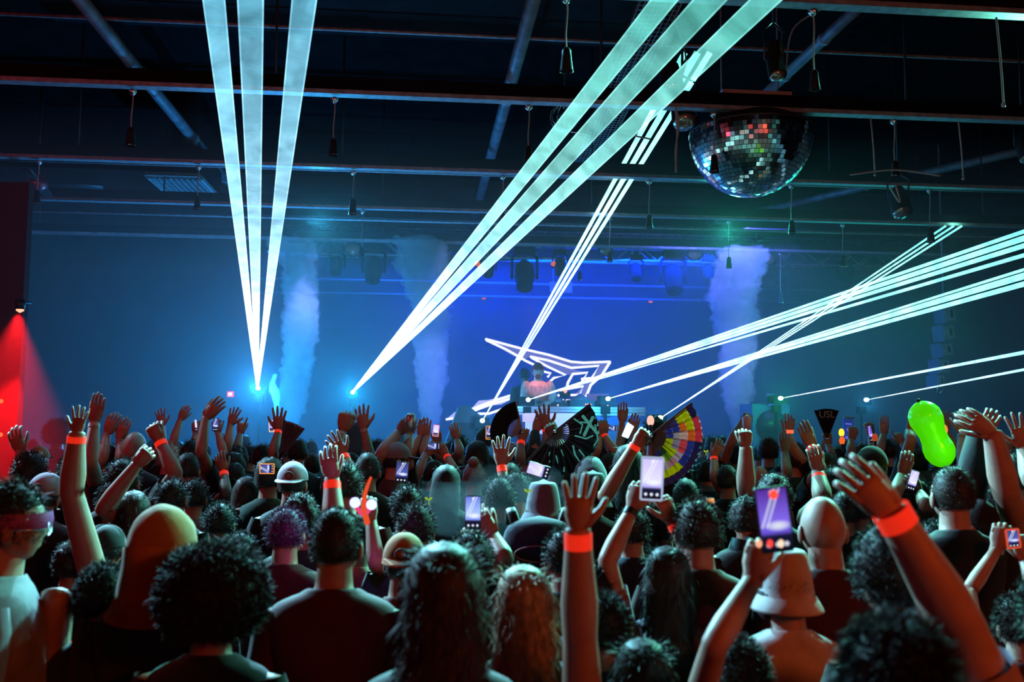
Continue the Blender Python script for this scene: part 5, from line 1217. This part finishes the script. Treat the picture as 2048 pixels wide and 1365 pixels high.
P(1870, 1045, 70, 'short', 'black', 'black', 'b', 'dark head between the shaved head and the dark-capped man', d=4.0)
P(1210, 1190, 120, 'short', 'black', 'black', 'a', 'dark shoulder and head right of the thick raised arm, near the bottom', d=2.75)
placed = []
FK = ('name',)
for a_, k_ in PEOPLE:
    px, yt, w_, hair, hc, top, sk, lab = a_
    kw = dict(k_)
    if w_ is None: w_ = 60
    t_, inf = person(px, yt, w_, hair, hc, top, sk, lab, **kw)
    b_ = inf['base']; placed.append((px, inf['d'], b_[0], b_[1]))

# --- the rest of the packed floor: heads between and behind the ones above
LAND = [(20, 'the left edge'), (160, 'the tall left arm'), (268, 'the round bald head'), (345, 'the pale spiky hair'), (430, 'the small upright phone'), (515, 'the vertical beams'), (580, 'the translucent fan'), (725, 'the spread hand'),
        (862, 'the middle smoke'), (935, 'the stage monitor'), (1020, 'the black fan'), (1108, 'the graphic fan'), (1250, 'the glow sticks'), (1350, 'the coloured fan'), (1478, 'the violet smoke'), (1600, 'the praying hands'),
        (1655, 'the lettered fan'), (1698, 'the blue banner'), (1799, 'the striped hat'), (1865, 'the green balloon'), (1990, 'the dark-sleeved arms')]
kinds = [('short', 'short-haired'), ('curly', 'curly-haired'), ('long', 'long-haired'), ('short', 'round-headed'), ('cap', 'capped'), ('tail', 'ponytailed'), ('bun', 'bun-haired')]
cols_ = [('black', 'black'), ('navy', 'navy'), ('teal', 'teal-lit'), ('green', 'dark green'), ('grey', 'grey'), ('maroon', 'maroon')]
DEPTHW = [(5.9, 'in the middle rows'), (7.1, 'behind the middle rows'), (8.3, 'in the farther rows'), (9.5, 'in the far rows'), (10.7, 'near the stage'), (11.8, 'at the stage edge')]
used = set(); nfill = 0
for dd0, dn in DEPTHW:
    step = .72 if dd0 < 8 else .66
    x = -dd0 * .55 + rnd.uniform(0, .4)
    while x < dd0 * .56:
        xx = x + rnd.uniform(-.12, .12); dz = dd0 + rnd.uniform(-.35, .35); px = 1024 + xx / dz * F
        if all((xx - q[2]) ** 2 + (dz - q[3]) ** 2 > .5 ** 2 for q in placed) and -20 < px < 2070:
            hk, hn = rnd.choice(kinds); ck, cn = rnd.choice(cols_)
            li = min(range(len(LAND)), key=lambda i: abs(LAND[i][0] - px)); side = 'right of' if px > LAND[li][0] else 'left of'
            lab = None
            for hk, hn in [(hk, hn)] + kinds:
                for ck, cn in [(ck, cn)] + cols_:
                    l_ = f'{hn} {cn} figure {dn}, {side} {LAND[li][1]}'
                    if l_ not in used: lab = l_; break
                if lab: break
            used.add(lab)
            sk_ = rnd.choice('aabc'); arms_ = []
            s0 = F / dz; yt = 835 + rnd.uniform(.20, .42) * s0
            if rnd.random() < (.30 if dd0 > 7 else .12):
                sd = rnd.choice('LR'); sx = -1 if sd == 'L' else 1
                arms_ = [A(sd, (px + sx * (.26 + rnd.uniform(-.03, .05)) * s0, yt + .30 * s0), (px + sx * (.22 + rnd.uniform(-.06, .08)) * s0, yt + .04 * s0), (px + sx * (.20 + rnd.uniform(-.1, .1)) * s0, yt - .13 * s0), rnd.choice(['open', 'relax', 'fist', 'blade']), band='red' if rnd.random() < .4 else None)]
            person(px, yt, 40, hk, rnd.choice(['dark', 'black', 'brown', 'dark']), ck, sk_, lab, d=dz, arms=arms_, strands=120 if dd0 < 8 else 60, cap_col=rnd.choice(['black', 'grey', 'navy']), capdir=rnd.choice([1, -1]), yaw=rnd.uniform(-.5, .5))
            placed.append((px, dz, xx, dz)); nfill += 1
        x += step + rnd.uniform(-.05, .1)
print('people', len(placed), 'fill', nfill)

# ------------------------------------------------------------------ phones
SB = screen_mat('screen_violet', (.55, .5, .95), (.45, .42, .95), 1.15); SD_ = screen_mat('screen_dark', (.04, .05, .18), (.05, .07, .35), 1.1); SP = screen_mat('screen_purple', (.10, .03, .35), (.16, .10, .75), .9)
SBL = screen_mat('screen_blue', (.12, .2, .7), (.25, .35, .95), 1.1); OR = glow('orange_edge', (1, .35, .08), 1.0); PK = glow('pink_edge', (1, .3, .5), 1.0)
phone(1304, 958, 2.98, 84, -.05, 'bright white-violet phone held up in both hands right of centre', SB, .5, edge=glow('white_edge', (.6, .7, 1), .7))
phone(1549, 1040, 2.08, 132, .12, 'big blurry violet phone held up at lower right, red dot on top', SP, .50)
b = MB(); ph_ = bpy.data.objects[[o.name for o in bpy.data.objects if o.get('label', '').startswith('big blurry violet')][0]]
b.ball(at(1547, 990, 2.05), (.010, .003, .010), 12, 8); b.build('record_dot', glow('rec_red', (1, .06, .03), 1.6), ph_, ph_.location)
for x_, c_ in ((1518, (1, .4, .25)), (1540, (1, .06, .05)), (1562, (1, .7, .5))):
    b = MB(); b.ball(at(x_, 1088, 2.05), (.007, .003, .009), 12, 8); b.build('shutter_button', glow('btn_%d' % x_, c_, 1.2), ph_, ph_.location)
phone(946, 1026, 3.6, 68, 0.0, 'upright blue phone filming in the smoke at centre', SBL, .48)
phone(804, 945, 5.0, 42, -.08, 'dark phone with two thin beams on its screen left of the middle', SD_, .6)
phone(1077, 941, 4.5, 46, math.pi / 2 - .3, 'bright tilted sideways phone left of the big banded hand', SB, .55)
phone(534, 938, 5.7, 28, math.pi / 2, 'sideways phone with an orange outline at left', SD_, .68, edge=OR)
phone(543, 853, 8.2, 22, 0.06, 'small phone with a glowing cream outline beside the dark open hand', SP, .42, edge=glow('cream_edge', (1, .75, .5), 1.3))
phone(431, 850, 7.9, 26, 0.0, 'small dark upright phone left of the small red sign', SD_, .45)
phone(392, 851, 8.3, 24, .12, 'edge-on bright pinkish phone among the left hands', SB, .18)
phone(872, 862, 8.0, 22, -.1, 'small bright orange-pink phone at the foot of the middle smoke', SB, .5, edge=PK)
phone(868, 893, 6.9, 26, math.pi / 2, 'dark sideways phone held in two hands near the middle smoke', SD_, .5)
phone(978, 866, 7.9, 26, 0.0, 'small phone with an orange outline right of the upright dark head', SD_, .45, edge=OR)
phone(1226, 857, 7.1, 18, math.pi / 2, 'small dark sideways phone right of the graphic fan', SD_, .6)
phone(1420, 1002, 3.6, 18, math.pi / 2, 'tiny sideways phone glowing orange above the short brown hair', glow('orange_screen', (1, .42, .12), 1.0), .55)
phone(1580, 864, 6.85, 16, math.pi / 2, 'tiny glowing red-orange phone at the praying hands', glow('red_screen', (1, .15, .06), 1.1), .5)
phone(1741, 868, 8.4, 34, .22, 'slim phone with violet and orange light under the farthest right laser', SP, .25)
phone(1706, 966, 4.9, 26, math.pi / 2 + .1, 'small sideways phone with orange text behind the blurred red-lit hand', SD_, .45)
phone(1826, 962, 5.0, 42, -.3, 'tilted violet phone below the green balloon', SB, .42)
phone(2026, 1078, 3.3, 36, .1, 'dark phone with red and orange glow at the right edge', SD_, .7, edge=glow('red_edge', (.9, .1, .04), .8))
phone(884, 1022, 5.2, 2, 0, 'x', SD_) if False else None

# ------------------------------------------------------------------ fans
RB = mat('fan_rib_black', (.01, .01, .012), .4); LF = mat('fan_leaf_black', (.012, .012, .016), .75, bump=.2)
hand_fan(1110, 864, 6.1, 88, -133, 38, 17, 'large black folding fan with teal line print and an X, in front of the booth', RB, mat('fan_leaf_print', (.02, .035, .06), .6, noise=.9, nscale=22), marks=
         [([(1165, 832), (1195, 868)], .010), ([(1186, 834), (1168, 872)], .010), ([(1148, 838), (1165, 850), (1160, 868)], .005), ([(1190, 850), (1196, 880), (1188, 892)], .005), ([(1150, 872), (1172, 878), (1186, 872)], .005),
          ([(1146, 892), (1150, 910), (1162, 930)], .006), ([(1158, 900), (1168, 912), (1160, 934)], .005), ([(1122, 900), (1130, 925), (1128, 944)], .005), ([(1100, 905), (1098, 925), (1092, 940)], .006), ([(1112, 912), (1120, 940)], .004), ([(1160, 845), (1178, 846)], .005)])
YEL = (.55, .75, .0)
def cfan(u_, q_):
    if q_ >= .79: return (.03, .02, .08) if u_ < .5 else (.7, .06, .10) if u_ > .62 and u_ < .85 else (.02, .02, .10)
    k = int(u_ * 7)
    tab = [[(.02, .03, .2), YEL, (.5, .5, .55), YEL], [(.01, .1, .02), (.15, .4, .02), (.5, .3, .32), YEL], [YEL, YEL, (.5, .5, .6), (.02, .05, .35)], [YEL, (.35, .35, .5), (.75, .1, .12), (.03, .07, .4)],
           [(.02, .06, .4), (.5, .5, .5), (.7, .55, .5), (.8, .2, .03)], [(.02, .06, .4), (.03, .06, .35), (.8, .22, .02), YEL], [(.03, .03, .12), (.05, .05, .2), YEL, YEL]]
    return tab[min(k, 6)][min(3, int(q_ * 5))]
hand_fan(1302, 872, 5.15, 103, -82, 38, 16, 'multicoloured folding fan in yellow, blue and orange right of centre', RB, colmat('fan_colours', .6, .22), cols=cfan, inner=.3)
hand_fan(1044, 866, 7.1, 64, 103, 200, 12, 'plain black folding fan left of the booth', mat('fan_rib_pale', (.35, .4, .45), .4), LF, inner=.45, rib_y=.014)
hand_fan(1655, 878, 8.0, 60, 68, 112, 7, 'half-closed black fan lettered USL at right', RB, LF, text=('USL', .085, mat('print_white', (.3, .3, .3), .7), (1654, 830)), inner=.2, rib_y=.014)
hand_fan(560, 918, 7.2, 76, 52, 84, 9, 'translucent purplish folding fan in front of the left smoke', mat('fan_rib_dark', (.06, .05, .08), .5), mat('fan_gauze', (.55, .40, .6), .8), inner=.1, rib_y=-.014)

# ------------------------------------------------------------------ balloon, glow sticks, toy, cup, backpack, lights in hands
c = at(1866, 872, 6.0); t = thing('balloon', 'glowing green double-lobed balloon over the crowd at right', 'balloon', at(1885, 928, 6.0))
up = unit(at(1842, 818, 6.0) - at(1884, 918, 6.0)); b = MB(); s6 = 6.0 / F
prof = [(-66, 3), (-62, 14), (-52, 24), (-38, 29.5), (-24, 29.5), (-10, 26), (4, 25.5), (18, 29), (34, 32.5), (50, 31), (62, 24), (70, 13), (73, 4)]
b.tube([c + up * z * s6 for z, r in prof], [r * s6 for z, r in prof], 30, side=np.cross(up, [0, 1., 0]), smooth_steps=3)
gm = mat('balloon_green', (.10, .85, .02), .18, emit=(.10, 1, .0), estr=.55, spec=.6); b.build('skin', gm, t, t.location)
b = MB(); b.ball(c - up * 30 * s6, (26 * s6, 26 * s6, 26 * s6), 16, 12); 
b = MB(); b.tube([c + up * 71 * s6, c + up * 78 * s6], [.008, .016], 8); b.build('knot', BLACK, t, t.location)
light('POINT', 'balloon_light', c - up * 36 * s6 - np.array([0, .35, 0]), 1.2, (.35, 1, .02), .1)
for k in range(3):
    p0, p1 = at(1246 + 4 * k, 873 + 1.5 * k, 7.7), at(1257 + 4.2 * k, 847 + 3 * k, 7.7); b = MB(); b.tube([p0, p1], .012, 8)
    tag(b.build('glow_stick', glow('stick_white', (.6, .85, 1), 1.7), base=p0), ['leftmost', 'middle', 'rightmost'][k] + ' of the three white glow sticks right of the booth', 'glow stick', 'white glow sticks')
d_ = 3.75; t = thing('stand_in_toy', 'stand-in toy with two glowing blue bulbs for a pink-lit phone left of centre', 'toy', at(735, 1050, d_))  # made up in place of a phone lit pink and blue
for x_, y_ in ((710, 1006), (743, 1010)):
    b = MB(); b.ball(at(x_, y_, d_), .022, 14, 10); b.build('bulb', glow('bulb_blue', (.35, .4, 1), 2.6), t, t.location)
b = MB(); b.tube([at(735, 1048, d_), at(728, 1015, d_), at(731, 985, d_), at(742, 955, d_)], [.012, .012, .008, .005], 10, smooth_steps=3); b.build('lit_hand_stand_in', glow('lit_hand_red', (1, .10, .03), .8), t, t.location)  # glowing stick standing in for a pink-lit hand
b = MB(); b.tube([at(708, 1008, d_), at(727, 1030, d_), at(744, 1010, d_)], .010, 8, smooth_steps=3); b.build('bulb_arm', glow('arm_pink', (1, .08, .25), .8), t, t.location)
light('POINT', 'toy_light', at(725, 1000, d_ - .12), 1.6, (.7, .15, .8), .03)
c = at(1494, 848, 7.5); b = MB(); b.tube([c - ZZ * .07, c + ZZ * .05], [.03, .042], 14); tag(b.build('cup', mat('cup_white', (.8, .8, .85), .4), base=c), 'white cup held up under the violet smoke column', 'cup')
c = at(821, 846, 6.6); b = MB(); b.tube([c - ZZ * .05, c + ZZ * .055, c + ZZ * .06], [.033, .033, .028], 14); tag(b.build('drink_can', mat('can_metal', (.5, .42, .4), .3, .7), base=c), 'drink can held overhead at left of the middle smoke', 'can')
for (x_, y_, d_, c_, e_, nm) in ((1683, 866, 8.8, (1, .6, .03), 1.6, 'yellow glowing light between lettered fan and blue banner'), (1684, 882, 8.6, (1, .15, .02), .9, 'small orange glowing light under the yellow one'),
                                  (1750, 876, 8.3, (.8, .1, .03), .5, 'dull orange light right of the slim violet phone'), (1888, 860, 6.9, (1, .25, .05), 1.2, 'small orange light right of the balloon'), (1301, 842, 6.9, (1, .5, .4), 1.2, 'tiny pink-white light on the dark curly silhouette')):
    t = thing('hand_light', nm, 'light', at(x_, y_, d_)); b = MB(); b.ball(at(x_, y_, d_), (.028, .02, .04), 12, 8); b.build('bulb', glow('hl_%d' % x_ + '_%d' % y_, c_, e_), t, t.location); b = MB(); b.tube([at(x_, y_, d_) - ZZ * .03, at(x_, y_, d_) - ZZ * .12], [.014, .012], 8); b.build('handle', BLACK, t, t.location)
# backpack on the person with the plaid bucket hat
c = at(1078, 1112, 4.15); t = thing('backpack', 'dark backpack with an outlined oval on the back of the plaid-hatted person', 'bag', c - ZZ * .25)
b = MB(); b.tube([c - ZZ * .25, c - ZZ * .22, c + ZZ * .05, c + ZZ * .13, c + ZZ * .16], [(.12, .06), (.17, .09), (.17, .09), (.14, .07), (.08, .03)], 18, side=_x, smooth_steps=2); b.build('bag_body', clothm('navy'), t, t.location)
b = MB(); b.tube([c + np.array([.11 * math.cos(a), -.094, .035 * math.sin(a) + .02]) for a in np.linspace(0, 6.283, 25)], .003, 4, cap=False); b.build('piping', mat('piping_pink', (.5, .25, .3), .6), t, t.location)
for sx in (-1, 1):
    b = MB(); b.tube([c + _x * sx * .1 + ZZ * .12, c + _x * sx * .13 + ZZ * .2 + np.array([0, .06, 0]), c + _x * sx * .13 + ZZ * .12 + np.array([0, .2, 0])], [(.025, .008)] * 3, 8, side=_x, smooth_steps=3); b.build('strap', BLACK, t, t.location)
# flower-like yellow-green clips
for (x_, y_, d_, nm) in ((857, 1001, 4.6, 'small yellow-green sprout clip on the dark wavy hair'), (1412, 905, 7.0, 'tiny yellow-green sprout clip right of the coloured fan'), (1056, 985, 4.4, 'tiny green sprout clip by the plaid bucket hat')):
    b = MB(); q = at(x_, y_, d_); b.tube([q - ZZ * .025, q], .002, 5)
    for sx in (-1, 1): b.tube([q, q + _x * sx * .010 + ZZ * .008, q + _x * sx * .019 + ZZ * .014], [(.001, .001), (.007, .002), (.001, .001)], 8, smooth_steps=2)
    tag(b.build('hair_clip', glow('sprout', (.5, .8, .05), .55), base=q), nm, 'hair clip')
# spectacles and bandana of the profile figure

_lab = {}
for o in bpy.data.objects:
    if o.parent is None and 'label' in o:
        n_ = len(o['label'].split())
        if n_ > 16 or n_ < 4: print('LABEL LEN', n_, o['label'])
        _lab.setdefault(o['label'], []).append(o.name)
for k, v in _lab.items():
    if len(v) > 1: print('DUP', k, v)
